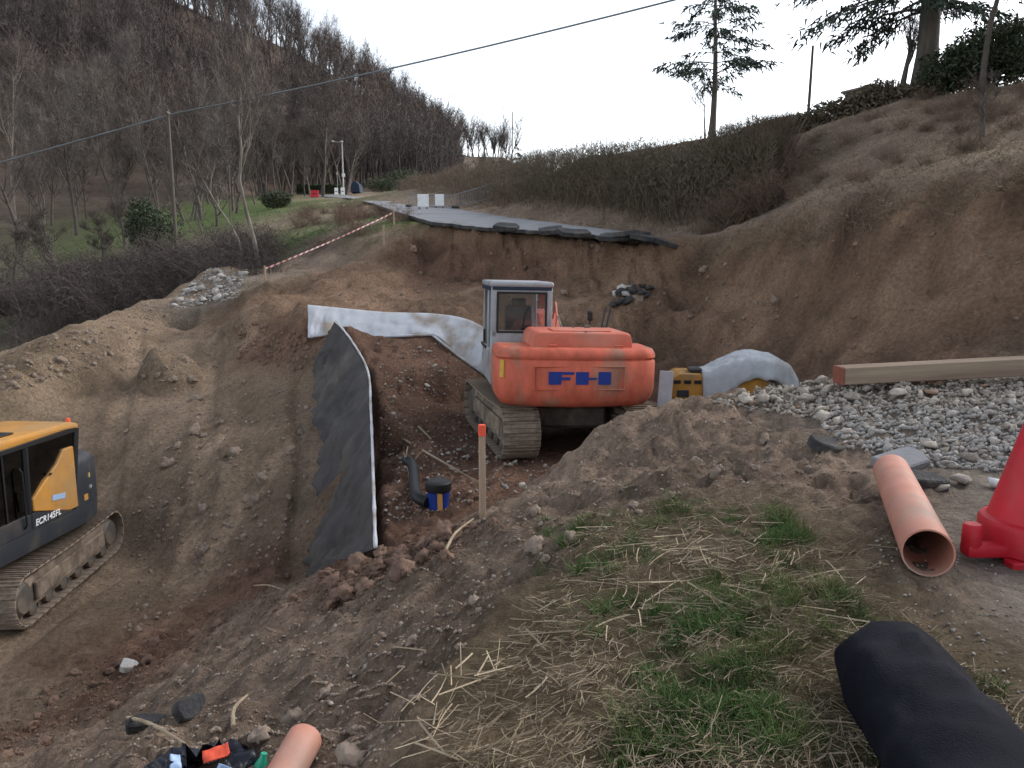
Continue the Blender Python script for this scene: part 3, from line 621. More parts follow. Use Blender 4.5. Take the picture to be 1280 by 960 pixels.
# ------------------------------------------------------------------ excavators
def track(parent, x, Ln, H, Wd, rz, nsh, name='track', dy=0):
    h = H/2; fr = MB()
    out = [(-Ln/2+h*.9, .16), (Ln/2-h*.9, .16), (Ln/2-h*.5, h*.8), (Ln/2-h*.9, H-.17), (-Ln/2+h*.9, H-.17), (-Ln/2+h*.5, h*.8)]
    fr.prism(out, 'x', -Wd*.30, Wd*.30, .03)
    fr.box((Wd*.36, 0, h*1.02), (.06, Ln*.62, H*.34), bev=.015); fr.box((-Wd*.36, 0, h*1.02), (.06, Ln*.62, H*.34), bev=.015)
    c = Matrix.Rotation(rz, 4, 'Z') @ Vector((x, dy, 0))
    t = fr.build(name, M['steel'], parent, loc=c, rot=(0, 0, rz))
    pitch = (2*(Ln-H) + math.pi*H)/nsh
    sh = MB(); sh.box((0, 0, .012), (Wd, pitch*.94, .024), bev=.004)
    for q in (-.38, 0, .38): sh.box((0, q*pitch, .033), (Wd*.99, .014, .028))
    sh.box((0, 0, -.03), (Wd*.3, pitch*.7, .06)); shm = sh.mesh('shoe')
    st = Ln-H
    for k in range(nsh):
        s = (k+.3)*pitch
        if s < st: y, z, a = -st/2+s, H-.045, 0
        elif s < st+math.pi*h: b = (s-st)/h; y, z, a = st/2+(h-.045)*math.sin(b), h+(h-.045)*math.cos(b), -b
        elif s < 2*st+math.pi*h: y, z, a = st/2-(s-st-math.pi*h), .045, math.pi
        else: b = (s-2*st-math.pi*h)/h; y, z, a = -st/2-(h-.045)*math.sin(b), h-(h-.045)*math.cos(b), math.pi-b
        if a == 0: z -= .035*math.sin(math.pi*s/st)
        link('shoe', shm, M['steel'], t, (0, y, z), (a, 0, 0))
    for nm, y in (('sprocket', -st/2), ('idler', st/2)):
        w = MB(); w.lathe([(.07, -Wd*.40), (h*.5, -Wd*.38), (h*.78, -Wd*.16), (h*.78, Wd*.16), (h*.5, Wd*.38), (.07, Wd*.40)], 20, axis='x')
        w.build(nm, M['steeld'], t, smooth=35, loc=(0, y, h))
    w = MB(); w.lathe([(.05, -Wd*.36), (.10, -Wd*.30), (.10, Wd*.30), (.05, Wd*.36)], 12, axis='x'); wm = w.mesh('roller', 35)
    for k in range(6): link('roller', wm, M['steeld'], t, (0, -st/2+.25+k*(st-.5)/5, .15))
    return t
def text_mesh(name, s, size, m, parent, loc, rot, shear=0.0, ext=.004):
    cu = bpy.data.curves.new(name, 'FONT'); cu.body = s; cu.size = size; cu.extrude = ext; cu.shear = shear; cu.offset = .006*size*2
    to = bpy.data.objects.new('tmp', cu); COL.objects.link(to); bpy.context.view_layer.update()
    me = bpy.data.meshes.new_from_object(to.evaluated_get(bpy.context.evaluated_depsgraph_get()))
    bpy.data.objects.remove(to); me.name = name
    return link(name, me, M[m], parent, loc, rot)

OX, OY = .72, 13.3; OZ = -1.34
ex = empty('excavator', (OX, OY, OZ), R(7), 'faded orange crawler excavator seen from behind, with blue block letters on its counterweight', 'excavator')
ex.rotation_euler = (0, R(1.2), R(7))
for s in (-1, 1): track(ex, s*1.0, 3.65, .82, .58, R(6), 44)
u = MB(); u.prism([(-.7, -1.0), (.7, -1.0), (.7, 1.0), (-.7, 1.0)], 'z', .35, .72, .05); u.lathe([(.55, .7), (.55, .93)], 28); u.build('undercarriage', M['steeld'], ex, 35)
# counterweight: curved rear with recessed name panel
def cw_outline(inset=0.0, n=9):
    pts = []; hw = 1.23-inset; yb = -2.12+inset
    for k in range(n+1):
        t = k/n; a = R(-90)*(1-t)
        pts.append((hw-.26+.26*math.cos(a), yb+.12+.26+.26*math.sin(a)))
    right = [(x, y) for x, y in pts]
    mid = [(x, yb+.12*(abs(x)/(hw-.26))**2) for x in np.linspace(-hw+.26, hw-.26, 9)]
    left = [(-x, y) for x, y in right[::-1]]
    return [(-hw, -1.15)] + left[:0] + [(-hw, -1.5)] + left + mid[1:-1] + right + [(hw, -1.15)]
def loft(secs, cap=True):
    mb = MB(); n = len(secs[0][0])
    for out, z in secs: mb.v += [(x, y, z) for x, y in out]
    for i in range(len(secs)-1):
        for k in range(n): mb.f.append((i*n+k, i*n+(k+1) % n, (i+1)*n+(k+1) % n, (i+1)*n+k))
    if cap: mb.f.append(tuple(range(n-1, -1, -1))); mb.f.append(tuple((len(secs)-1)*n+k for k in range(n)))
    return mb
cwsec = [(cw_outline(.20), .86), (cw_outline(.10), .90), (cw_outline(.03), 1.0), (cw_outline(0), 1.15), (cw_outline(.0), 1.56), (cw_outline(.025), 1.59), (cw_outline(.0), 1.62), (cw_outline(.005), 1.68), (cw_outline(.04), 1.745), (cw_outline(.10), 1.765)]
cwo = loft(cwsec).build('counterweight', M['orange_dirty'], ex, 50)
pn = MB()
for z in (1.16, 1.50): pn.box((.0, -2.10, z), (1.36, .03, .018), bev=.005)
for x in (-.68, .68): pn.box((x, -2.075, 1.33), (.018, .04, .36), bev=.005)
pn.build('panel_rim', M['orange_dirty'], cwo)
lg = MB(); ly = -2.122
for (x, z, w, h_) in [(-.285, 1.33, .19, .19), (-.10, 1.405, .19, .04), (-.13, 1.325, .14, .045), (.12, 1.33, .19, .19), (.275, 1.325, .13, .03), (.46, 1.33, .19, .19)]: lg.box((x-.09, ly + (.03*abs(x-.09) if abs(x) > .2 else 0), z), (w, .012, h_))
lg.build('logo', M['blue'], cwo)
pl = MB(); pl.box((-1.14, -1.945, 1.45), (.07, .03, .26), rot=(0, 0, R(-45))); pl.build('reflector', mat('faded_yellow', (.55, .33, .05), .5), cwo)
# upper frame, side doors, hood
b = MB(); b.box((0, -.2, 1.0), (2.3, 2.0, .16), bev=.02); b.box((.72, 1.1, 1.0), (.85, .7, .16), bev=.02); b.build('deck', M['dark'], ex)
b = MB(); b.box((0, -.92, 1.37), (2.30, .52, .70), bev=.05, seg=2); b.box((.72, .25, 1.34), (.86, 1.85, .62), bev=.05, seg=2); b.build('side_panel', M['orange'], ex, 40)
hood = MB(); hood.prism([(-.70, 1.74), (.86, 1.74), (.83, 1.93), (.78, 1.985), (-.60, 1.985), (-.66, 1.93)], 'y', -1.85, -.72, .035, 2); hood.build('hood', M['orange'], ex, 40)
hb = MB(); hb.box((.1, -1.45, 1.995), (.9, .5, .02), bev=.008); hb.build('hood_plate', M['orange'], ex)
# cab
cab = empty('cab', (0, 0, 0)); COL.objects.unlink(cab); bpy.data.objects.remove(cab)
x0, x1, y0, y1, zb, zr = -1.19, -.17, -.58, 1.08, 1.0, 2.70
c = MB()
c.box(((x0+x1)/2, y0+.05, 1.45), (x1-x0, .10, .9), bev=.02)
c.box((x0+.05, .2, 1.28), (.10, y1-y0-.2, .55), bev=.02); c.box((x1-.05, .25, 1.45), (.10, y1-y0, .9), bev=.02); c.box(((x0+x1)/2, y1-.05, 1.18), (x1-x0, .10, .4), bev=.02)
for x in (x0+.055, x1-.055): c.box((x, y0+.05, 2.2), (.11, .10, .85), bev=.03, seg=2); c.box((x, y1-.08, 2.0), (.08, .08, 1.25), bev=.02)
c.box((x0+.045, .15, 2.0), (.07, .09, 1.2), bev=.02); c.box(((x0+x1)/2, y0+.05, 2.545), (x1-x0, .09, .08), bev=.01)
cabo = c.build('cab', M['cabgrey'], ex, 40)
rf = MB(); rf.box(((x0+x1)/2, (y0+y1)/2, 2.655), (x1-x0+.03, y1-y0+.06, .10), bev=.045, seg=3); rf.build('roof', M['cabgrey'], cabo, 50)
rb = MB(); rb.box(((x0+x1)/2, y0-.004, 2.595), (x1-x0-.04, .03, .06), bev=.008); rb.box((x0-.004, .2, 2.58), (.03, 1.5, .06), bev=.008); rb.build('gutter', M['cabblue'], cabo)
rw = MB(); rw.box(((x0+x1)/2, y0+.03, 2.2), (x1-x0-.22, .012, .66)); rw.build('rear_window', G_CLEAR, cabo)
gk = MB(); wx0, wx1, wz0, wz1 = x0+.11, x1-.11, 1.88, 2.52
for (cx, cz, w, h_) in [((wx0+wx1)/2, wz0, wx1-wx0+.03, .035), ((wx0+wx1)/2, wz1, wx1-wx0+.03, .035), (wx0, (wz0+wz1)/2, .035, wz1-wz0), (wx1, (wz0+wz1)/2, .035, wz1-wz0)]: gk.box((cx, y0-.004, cz), (w, .02, h_), bev=.006)
gk.build('window_seal', M['black'], cabo)
for (ya, yb_) in ((y0+.12, .09), (.21, y1-.15)):
    w = MB(); w.box((x0+.04, (ya+yb_)/2, 2.05), (.012, yb_-ya, 1.0)); w.build('side_window', G_CLEAR, cabo)
w = MB(); w.box(((x0+x1)/2, y1-.05, 1.98), (x1-x0-.2, .012, 1.15)); w.build('windscreen', G_CLEAR, cabo)
w = MB(); w.box((x1-.04, .25, 2.2), (.012, y1-y0-.25, .66)); w.build('side_window', G_CLEAR, cabo)
d = MB(); d.box((x0-.01, .62, 1.55), (.02, .8, .06), bev=.005); d.box((x0-.025, .28, 1.75), (.04, .05, .22), bev=.01); d.build('door_handle', M['black'], cabo)
st = MB(); st.box(((x0+x1)/2, .1, 1.55), (.5, .5, .14), bev=.05, seg=2); st.box(((x0+x1)/2, -.16, 1.95), (.46, .14, .72), bev=.06, seg=2); st.box(((x0+x1)/2, -.18, 2.34), (.26, .1, .16), bev=.04, seg=2); st.build('seat', M['dark'], cabo, 40)
sm2 = MB(); sm2.box((.13, -1.28, 1.988), (.012, 1.1, .006)); sm2.build('hood_seam', M['black'], ex)
for xx in (-.45, .55):
    q_ = MB(); q_.tube([(xx, -1.95, 1.76), (xx, -1.95, 1.80), (xx+.12, -1.95, 1.80), (xx+.12, -1.95, 1.76)], .014, 6); q_.build('lifting_eye', M['orange_dirty'], cwo)
for k in range(5):
    q_ = MB(); q_.box((-1.155, -.95, 1.28+k*.055), (.012, .36, .022), rot=(0, R(25), 0)); q_.build('vent_slat', M['black'], ex)
q_ = MB(); q_.tube([(-.66, -.60, 1.95), (-.62, -.61, 2.18), (-.55, -.61, 2.3)], .008, 5); q_.build('wiper', M['black'], cabo)
# boom folded low ahead of the machine, arm and bucket out of sight behind the cab
bm_ = MB()
bp = [(.6, 1.3), (1.9, 2.05), (3.2, 2.08), (4.3, 1.6), (4.25, 1.35), (3.1, 1.72), (2.0, 1.65), (.9, 1.1)]
bm_.prism(bp, 'x', -.02, .36, .02); bmo = bm_.build('boom', M['orange'], ex)
h_ = MB()
for xx in (-.10, .44): h_.tube([(xx, .9, 1.25), (xx, 2.4, 1.98)], .055, 10); h_.tube([(xx, .9, 1.25), (xx, 1.7, 1.64)], .085, 10)
h_.build('boom_cylinder', M['steeld'], bmo, 40)
am = MB(); am.prism([(3.9, 1.75), (4.5, 1.72), (4.1, .35), (3.75, .3)], 'x', .03, .31, .02); am.build('arm', M['orange'], ex)
bk = MB(); bk.prism([(3.7, .38), (4.15, .4), (4.2, .1), (3.9, -.0), (3.45, .02), (3.3, .2)], 'x', -.3, .64, .02); bko = bk.build('bucket', M['steeld'], ex)
th = MB(); [th.box((-.25+k*.21, 4.22, .06), (.07, .16, .05), rot=(R(30), 0, 0)) for k in range(5)]; th.build('teeth', M['steeld'], bko)
hr = MB()
hr.tube([(.60, -.78, 1.9), (.70, -.70, 2.32)], .016, 6); hr.build('handrail', M['dark'], ex); hr = MB(); hr.tube([(.68, -.78, 1.9), (.78, -.70, 2.30)], .016, 6); hr.build('handrail', M['dark'], ex); hr = MB(); hr.tube([(-.12, -.5, 1.75), (-.08, -.5, 2.15), (.0, .1, 2.35), (.03, .5, 2.05)], .018, 6); hr.build('handrail', M['orange'], ex)
mr = MB(); mr.box((.47, -.55, 2.16), (.09, .06, .17), bev=.03, seg=2); mr.tube([(.47, -.55, 2.08), (.47, -.55, 1.6)], .014, 6); mr.build('mirror', M['black'], ex)
eh = MB(); eh.tube([(.35, -.9, 1.9), (.35, -.9, 2.03)], .05, 12); eh.build('exhaust', M['steeld'], ex)

# --- the yellow short-tail machine
YX, YY, YZ = -8.28, 11.6, -3.52
yx = empty('excavator', (YX, YY-.12, YZ), R(180-4.0), 'yellow and charcoal short-tail excavator parked on the low dirt track', 'excavator')
for s in (-1, 1): track(yx, s*.98, 3.62, .80, .56, R(8.5), 44, dy=-.3)
u = MB(); u.prism([(-.7, -1.0), (.7, -1.0), (.7, 1.0), (-.7, 1.0)], 'z', .35, .72, .05); u.lathe([(.55, .7), (.55, .92)], 28); u.build('undercarriage', M['steeld'], yx, 35)
def arc_out(hw, yb, yf, n=14, inset=0):
    pts = [(hw-inset, yf)]
    for k in range(n+1):
        a = R(0) - math.pi*k/n; pts.append(((hw-inset)*math.copysign(abs(math.cos(a))**.38, math.cos(a)), -.55+(yb+.55+inset)*abs(math.sin(a))**.6))
    pts.append((-hw+inset, yf)); return pts
loft([(arc_out(1.2, -1.56, 1.75, inset=.10), .90), (arc_out(1.2, -1.56, 1.75, inset=.02), .96), (arc_out(1.2, -1.56, 1.75), 1.22), (arc_out(1.2, -1.56, 1.75, inset=.01), 1.26)]).build('skirt', M['dark'], yx, 40)
cwy = loft([(arc_out(1.2, -1.56, -.75), 1.265), (arc_out(1.2, -1.57, -.75), 1.5), (arc_out(1.2, -1.56, -.75), 1.95), (arc_out(1.19, -1.50, -.75, inset=.05), 2.05), (arc_out(1.19, -1.44, -.75, inset=.14), 2.09)]).build('counterweight', M['dark'], yx, 45)
ap = MB(); ap.lathe([(.18, 2.085), (.18, 2.11), (.14, 2.125), (.13, 2.11), (.05, 2.115)], 20, c=(-.62, -1.0, 0)); ap.build('filler_ring', M['cabgrey'], cwy, 40)
rl = MB(); rl.box((-1.13, -1.10, 1.72), (.03, .30, .07), rot=(0, 0, R(24))); rl.build('stripe', mat('stripe_yellow', (.55, .42, .15), .5), cwy)
rl = MB(); rl.box((-1.15, -1.08, 1.52), (.03, .24, .05), rot=(0, 0, R(22))); rl.build('emblem_bar', M['cabgrey'], cwy)
rl = MB(); rl.box((-1.192, -.86, 1.38), (.012, .10, .10)); rl.build('warning_sticker', M['yellow'], cwy)
# left side (x = -1.2): angular yellow panel, text strip, glazing
sp = MB(); sp.prism([(-.62, 1.30), (-.42, 1.30), (.40, 1.54), (.40, 1.72), (.14, 1.90), (-.18, 2.10), (-.38, 2.30), (-.62, 2.30)][::-1], 'x', -1.215, -.9, .012); sp.build('side_panel', M['yellow'], yx)
tp = MB(); tp.prism([(-.55, 1.268), (1.75, 1.268), (1.75, 1.52), (.36, 1.515), (-.42, 1.30)], 'x', -1.21, -.9, .005); tp.build('lettering_panel', M['dark'], yx)
text_mesh('lettering', 'ECR145EL', .135, 'letter', yx, (-1.213, .40, 1.315), (R(90), 0, R(-90)), .22)
bd = MB(); bd.box((-1.219, -.16, 1.60), (.012, .30, .085), rot=(R(8), 0, 0)); bd.build('badge', M['badge'], yx)
bd = MB(); bd.box((-1.219, -.02, 2.0), (.012, .05, .03)); bd.build('panel_lock', M['black'], yx)
cb = MB(); X0, X1 = -1.16, -.12
for (a, b_) in [(((-.62), 1.9), ((-.78), 2.56)), ((.46, 1.5), (.42, 2.58)), ((1.66, 1.27), (1.30, 2.56))]:
    for x in (X0, X1): cb.tube([(x, a[0], a[1]-.2), (x, b_[0], b_[1])], .055, 8)
cb.box(((X0+X1)/2, -.66, 1.7), (X1-X0, .08, .85), bev=.02); cb.box((X1, .5, 1.55), (.08, 2.2, .6), bev=.02); cb.box((X0+.03, 1.1, 1.36), (.08, 1.2, .22), bev=.02)
cb.box((X0, .32, 2.55), (.1, 2.1, .10), bev=.02); cb.box((X1, .32, 2.55), (.1, 2.1, .10), bev=.02); cb.box(((X0+X1)/2, -.74, 2.52), (X1-X0, .1, .12), bev=.02)
cby = cb.build('cab', M['black'], yx, 40)
ry = MB(); ry.prism([(-.80, 2.56), (-.78, 2.64), (-.6, 2.70), (1.3, 2.73), (1.5, 2.66), (1.5, 2.58), (-.5, 2.59)], 'x', -1.22, -.08, .03, 2); ry.build('roof', M['yellow'], cby, 40)
hv = MB(); hv.box((-.9, .6, 2.735), (.28, .34, .02), bev=.006); hv.build('roof_vent', M['black'], cby)
bl = MB(); bl.lathe([(.035, 0), (.035, .05), (.02, .075)], 12, c=(-1.08, -.74, 2.66)); bl.build('warning_lamp', M['lamp'], cby, 40)
gp1 = MB(); gp1.prism([(-.68, 2.42), (-.60, 2.22), (-.30, 2.12), (.12, 1.94), (.38, 1.72), (.38, 2.52), (-.74, 2.52)], 'x', -1.17, -1.158); gp1.build('rear_quarter_window', G_DARK, cby)
gp2 = MB(); gp2.prism([(.50, 1.48), (1.55, 1.48), (1.28, 2.52), (.48, 2.52)], 'x', -1.17, -1.158); gp2.build('door_window', G_DARK, cby)
dm = MB(); dm.box((-1.175, .9, 2.0), (.02, .03, 1.05), rot=(R(0), 0, 0)); dm.tube([(-1.2, .62, 1.6), (-1.22, .62, 1.9)], .015, 6); dm.build('door_mullion', M['black'], cby)
gp3 = MB(); gp3.box(((X0+X1)/2, -.70, 2.25), (X1-X0-.1, .012, .5), rot=(R(12), 0, 0)); gp3.build('rear_window', G_DARK, cby)
gp4 = MB(); gp4.box((X1, .4, 2.15), (.012, 1.6, .7)); gp4.build('side_window', G_DARK, cby)
gp5 = MB(); gp5.box(((X0+X1)/2, 1.46, 1.95), (X1-X0-.1, .012, 1.15), rot=(R(16), 0, 0)); gp5.build('windscreen', G_DARK, cby)
st = MB(); st.box((-.64, .15, 1.72), (.5, .5, .14), bev=.05, seg=2); st.box((-.64, -.15, 2.05), (.46, .14, .62), bev=.06, seg=2); st.build('seat', M['cabgrey'], cby, 40)
q_ = MB(); q_.tube([(-1.21, .62, 1.35), (-1.25, .62, 1.4), (-1.25, .62, 2.2), (-1.21, .62, 2.25)], .014, 6); q_.build('grab_rail', M['black'], cby)
q_ = MB(); q_.box((-1.215, -.10, 1.31), (.01, .03, .06)); q_.build('panel_catch', M['black'], yx)
q_ = MB(); q_.tube([(-.9, .9, 1.45), (-.85, 1.0, 1.9)], .02, 6); q_.lathe([(.001, 1.9), (.03, 1.92), (.02, 1.98)], 8, c=(-.85, 1.0, 0)); q_.build('control_lever', M['black'], cby)
eb = MB(); eb.box((.55, -.1, 1.68), (1.2, 1.3, .82), bev=.08, seg=2); eb.build('engine_cover', M['yellow'], yx, 40)
mm = MB(); mm.box((.95, 1.0, 2.70), (.22, .08, .34), bev=.04, seg=2); mm.tube([(.95, 1.0, 2.5), (.95, .95, 1.2)], .02, 6); mm.build('mirror', M['dark'], yx)
bb = MB(); bb.prism([(1.2, 1.1), (2.4, 2.6), (3.3, 2.9), (4.7, 2.3), (4.6, 2.05), (3.3, 2.5), (2.6, 2.2), (1.6, 1.0)], 'x', .0, .38, .02); bb.build('boom', M['yellow'], yx)
bb = MB(); bb.prism([(4.35, 2.5), (4.95, 2.45), (4.5, .5), (4.2, .45)], 'x', .05, .33, .02); bb.build('arm', M['yellow'], yx)
bb = MB(); bb.prism([(4.15, .6), (4.6, .62), (4.65, .2), (4.3, .03), (3.85, .08), (3.75, .3)], 'x', -.3, .68, .02); bb.build('bucket', M['steeld'], yx)

# ------------------------------------------------------------------ fabrics in the pit
def poly(pts, t):
    f = t*(len(pts)-1); i = min(int(f), len(pts)-2); return pts[i].lerp(pts[i+1], f-i)
def smoothpoly(pts, n):
    P_ = [pts[0]*2-pts[1]] + pts + [pts[-1]*2-pts[-2]]; out = []
    for k in range(n+1):
        f = k/n*(len(pts)-1); i = min(int(f), len(pts)-2); t = f-i; p0, p1, p2, p3 = P_[i:i+4]
        out.append(.5*((2*p1)+(-p0+p2)*t+(2*p0-5*p1+4*p2-p3)*t*t+(-p0+3*p1-3*p2+p3)*t**3))
    return out
def cloth(name, up, lo, nu, nv, amp, m, push, seed=0, thick=.006, freq=2.2, parent=None):
    U = smoothpoly(up, nu); Lw = smoothpoly(lo, nu); mb = MB()
    for i in range(nu+1):
        for j in range(nv+1):
            t = j/nv; p = U[i].lerp(Lw[i], t)
            nse = mnoise.fractal(Vector((i/nu*len(up)*freq*1.3 + t*1.1, t*freq*.55, seed)), .8, 2.0, 4)
            cr = abs(mnoise.noise(Vector((i/nu*len(up)*freq*.9 + t*2.3, t*.9 - i/nu*3, seed+4)))); nse -= .9*max(0, .22-cr); p = p + push*(.03 + amp*nse*min(1, .25 + t*2)); mb.v.append(tuple(p))
    for i in range(nu):
        for j in range(nv): a = i*(nv+1)+j; mb.f.append((a, a+1, a+nv+2, a+nv+1))
    o = mb.build(name, M[m], parent, 180)
    s = o.modifiers.new('thickness', 'SOLIDIFY'); s.thickness = thick; s.offset = 1
    return o, U, Lw
upw = [P(px, py, Y) + Vector((0, 0, .05)) for px, py, Y in TOPL]
low = [P(px, py, Y) + Vector((0, 0, -.12)) for px, py, Y in FOOT]
gs, U, Lw = cloth('geotextile', upw, low, 110, 36, .16, 'geo_g', Vector((-.85, -.35, .4)).normalized(), 3.3, freq=3.0)
tag(gs, 'dark grey geotextile sheet draped down the side of the earth step', 'geotextile')
hm = MB()
for i in range(len(U)-1):
    pass
hm.tube([p + Vector((.0, -.02, .03 + .004*math.sin(i*.7))) for i, p in enumerate(U)], [.022 + .009*mnoise.noise(Vector((i*.31, 0, 0))) for i in range(len(U))], 6)
hm.build('hem', M['geo_w'], gs, 180)
wu = [P(px, py, Y) for px, py, Y in WU]; wl_ = [P(px, py + 2, Y) for px, py, Y in WL]
ws, _, _ = cloth('geotextile', wu, wl_, 90, 14, .06, 'geo_w', Vector((0, -1, .25)).normalized(), 9.1)
tag(ws, 'white geotextile strip standing along the far end of the pit', 'geotextile')
hm = MB(); hm.tube([p + Vector((0, -.06, .0)) for p in _[:0]] or [P(px, py+2, Y-.02) for px, py, Y in WL], .035, 6)
hm.build('folded_edge', M['geo_w'], ws, 180)

# ------------------------------------------------------------------ small yellow machine under a tarpaulin, board beside it
mx_, my_ = P(885, 480, 13.4).x, 13.4; mz = zt(mx_, my_) 
ym = empty('compact_roller', (mx_, my_, mz), R(-4), 'ochre yellow compact machine half covered by a tarpaulin, beside the rubble heap', 'machine')
topz = P(850, 466, 13.0).z - mz
b = MB(); b.prism([(-.78, .28), (.95, .28), (.95, topz-.04), (-.55, topz-.02), (-.78, topz-.16)], 'y', -.42, .42, .03, 2); b.build('body', M['yellow2'], ym, 40)
b = MB(); [b.box((-.60+k*.175, -.43, topz-.16), (.12, .02, .06), bev=.004) for k in range(3)]; b.build('vent', M['black'], ym)
b = MB(); b.box((-.26, -.1, topz+.02), (.22, .35, .07), bev=.02); b.build('filler_cap', M['dark'], ym)
b = MB(); b.box((-.5, -.435, topz-.36), (.2, .03, .12), bev=.01); b.build('latch_recess', M['dark'], ym)
for yy in (-.55, .75):
    b = MB(); b.lathe([(.05, -.5), (.26, -.5), (.28, -.47), (.28, .47), (.26, .5), (.05, .5)], 24, axis='y'); b.build('drum', M['steeld'], ym, 40, loc=(yy*.9, 0, .26))
def tarp_mesh():
    mb = MB(); nu, nv = 44, 26
    for i in range(nu+1):
        for j in range(nv+1):
            u_ = i/nu; v = j/nv*2-1
            x = -.18 + 1.62*u_
            h0 = topz + .02 + float(np.interp(u_, [0, .08, .34, .5, .78, .9, 1], [0, .02, .23, .29, .25, .15, -.10]))
            w = .60; fall = max(0, abs(v)-.70)/.30
            drop_ = float(np.interp(u_, [0, .1, .3, .45, .7, 1], [.50, .62, .50, .36, .33, .42]))
            z = h0 - fall*drop_ - .04*v*v
            y = math.copysign(min(abs(v)*w, .44 + .06*fall), v) + math.copysign(fall*.035*math.sin(u_*23 + 2*math.sin(u_*7)), v)
            nse = mnoise.fractal(Vector((u_*3 + v*1.2, v*1.6, 2.2)), .9, 2, 3); cr = abs(mnoise.noise(Vector((u_*6 - v*2.2, v*2 + u_*2, 5))))
            mb.v.append((x + .02*nse*fall, y + .03*nse*fall, z + .045*nse - .22*max(0, .2-cr)))
    for i in range(nu):
        for j in range(nv): a = i*(nv+1)+j; mb.f.append((a, a+1, a+nv+2, a+nv+1))
    return mb
tpo = tarp_mesh().build('tarpaulin', M['tarp'], None, 180, loc=(mx_, my_, mz), rot=(0, 0, R(-4)))
s_ = tpo.modifiers.new('thickness', 'SOLIDIFY'); s_.thickness = .008
tag(tpo, 'pale grey tarpaulin thrown over the ochre yellow machine', 'tarpaulin')
bpz = P(833, 500, 12.7); bt = P(833, 463, 12.8); bz = zt(bpz.x, 12.7)
b = MB(); b.box((0, 0, (bt.z-bz)/2), (.24, .02, bt.z-bz), rot=(R(-6), R(5), 0), bev=.006)
bo = b.build('insulation_board', M['geo_w'], None, loc=(bpz.x-.04, 12.7, bz), rot=(0, 0, R(6))); tag(bo, 'white board standing between the orange machine and the ochre machine', 'board')

# ------------------------------------------------------------------ timber, pipes, barrier, sack
pa = P(1048, 469, 8.2); pb = P(1420, 450, 8.2)
d = pb-pa; ln = d.length
tb = empty('timber_beam', pa, 0, 'long squared timber beam with a dark red end, lying on the rubble heap', 'beam')
tb.rotation_euler = d.to_track_quat('X', 'Z').to_euler()
b = MB(); b.box((ln/2+.01, 0, 0), (ln-.02, .24, .185), bev=.008); b.build('beam', M['timber'], tb)
b = MB(); b.box((.005, 0, 0), (.03, .242, .187), bev=.006); b.build('painted_end', M['timber_end'], tb)

def pipe(a, b_, r, label):
    d = b_-a; L = d.length; mb = MB(); n = 40; prof = [(r, 0), (r, L), (r-.009, L), (r-.009, 0)]
    for rr, y in prof:
        for k in range(n): an = 2*math.pi*k/n; mb.v.append((rr*math.cos(an), y, rr*math.sin(an)))
    for i in range(4):
        for k in range(n): j = (i+1) % 4; mb.f.append((i*n+k, i*n+(k+1) % n, j*n+(k+1) % n, j*n+k))
    o = mb.build('drain_pipe', M['pipe'], None, 40, loc=a); o.rotation_euler = d.to_track_quat('Y', 'Z').to_euler()
    return tag(o, label, 'pipe')
e0 = P(1159, 706, 3.75); e1 = P(1112, 617, 5.55)
e0.z = zt(e0.x, e0.y)+.135; e1.z = zt(e1.x, e1.y)+.135
pipe(e0, e1, .125, 'orange plastic drain pipe with its open end beside the red cone')
e1 = P(382, 958, 3.2); e1.z = zt(e1.x, e1.y)+.075
e0 = Vector((-1.02, 2.35, 0)); e0.z = zt(e0.x, e0.y)+.085
pipe(e0, e1, .08, 'orange plastic pipe end lying beside the black rubbish bag')

cxy = P(1292, 690, 4.15); cz = zt(cxy.x, cxy.y)
cn = empty('barrier_cone', (cxy.x, cxy.y, cz), R(0), 'large red plastic cone on a drum base with an upturned peg', 'cone')
b = MB(); b.lathe([(.26, .03), (.285, .05), (.288, .19), (.275, .215), (.245, .225), (.24, .24), (.232, .27), (.05, .98), (.035, 1.0), (.01, 1.0)], 48); b.build('cone_body', M['red'], cn, 40)
b = MB(); b.box((-.33, -.10, .075), (.26, .10, .075), bev=.02, seg=2); b.lathe([(.045, .06), (.05, .08), (.05, .21), (.042, .222), (.01, .222)], 20, c=(-.42, -.10, 0)); b.build('peg_arm', M['red'], cn, 40)
for fx, fy in ((-.18, -.18), (.18, -.18), (0, .24)): b = MB(); b.box((fx, fy, .02), (.16, .10, .045), bev=.01); b.build('foot', M['red'], cn)

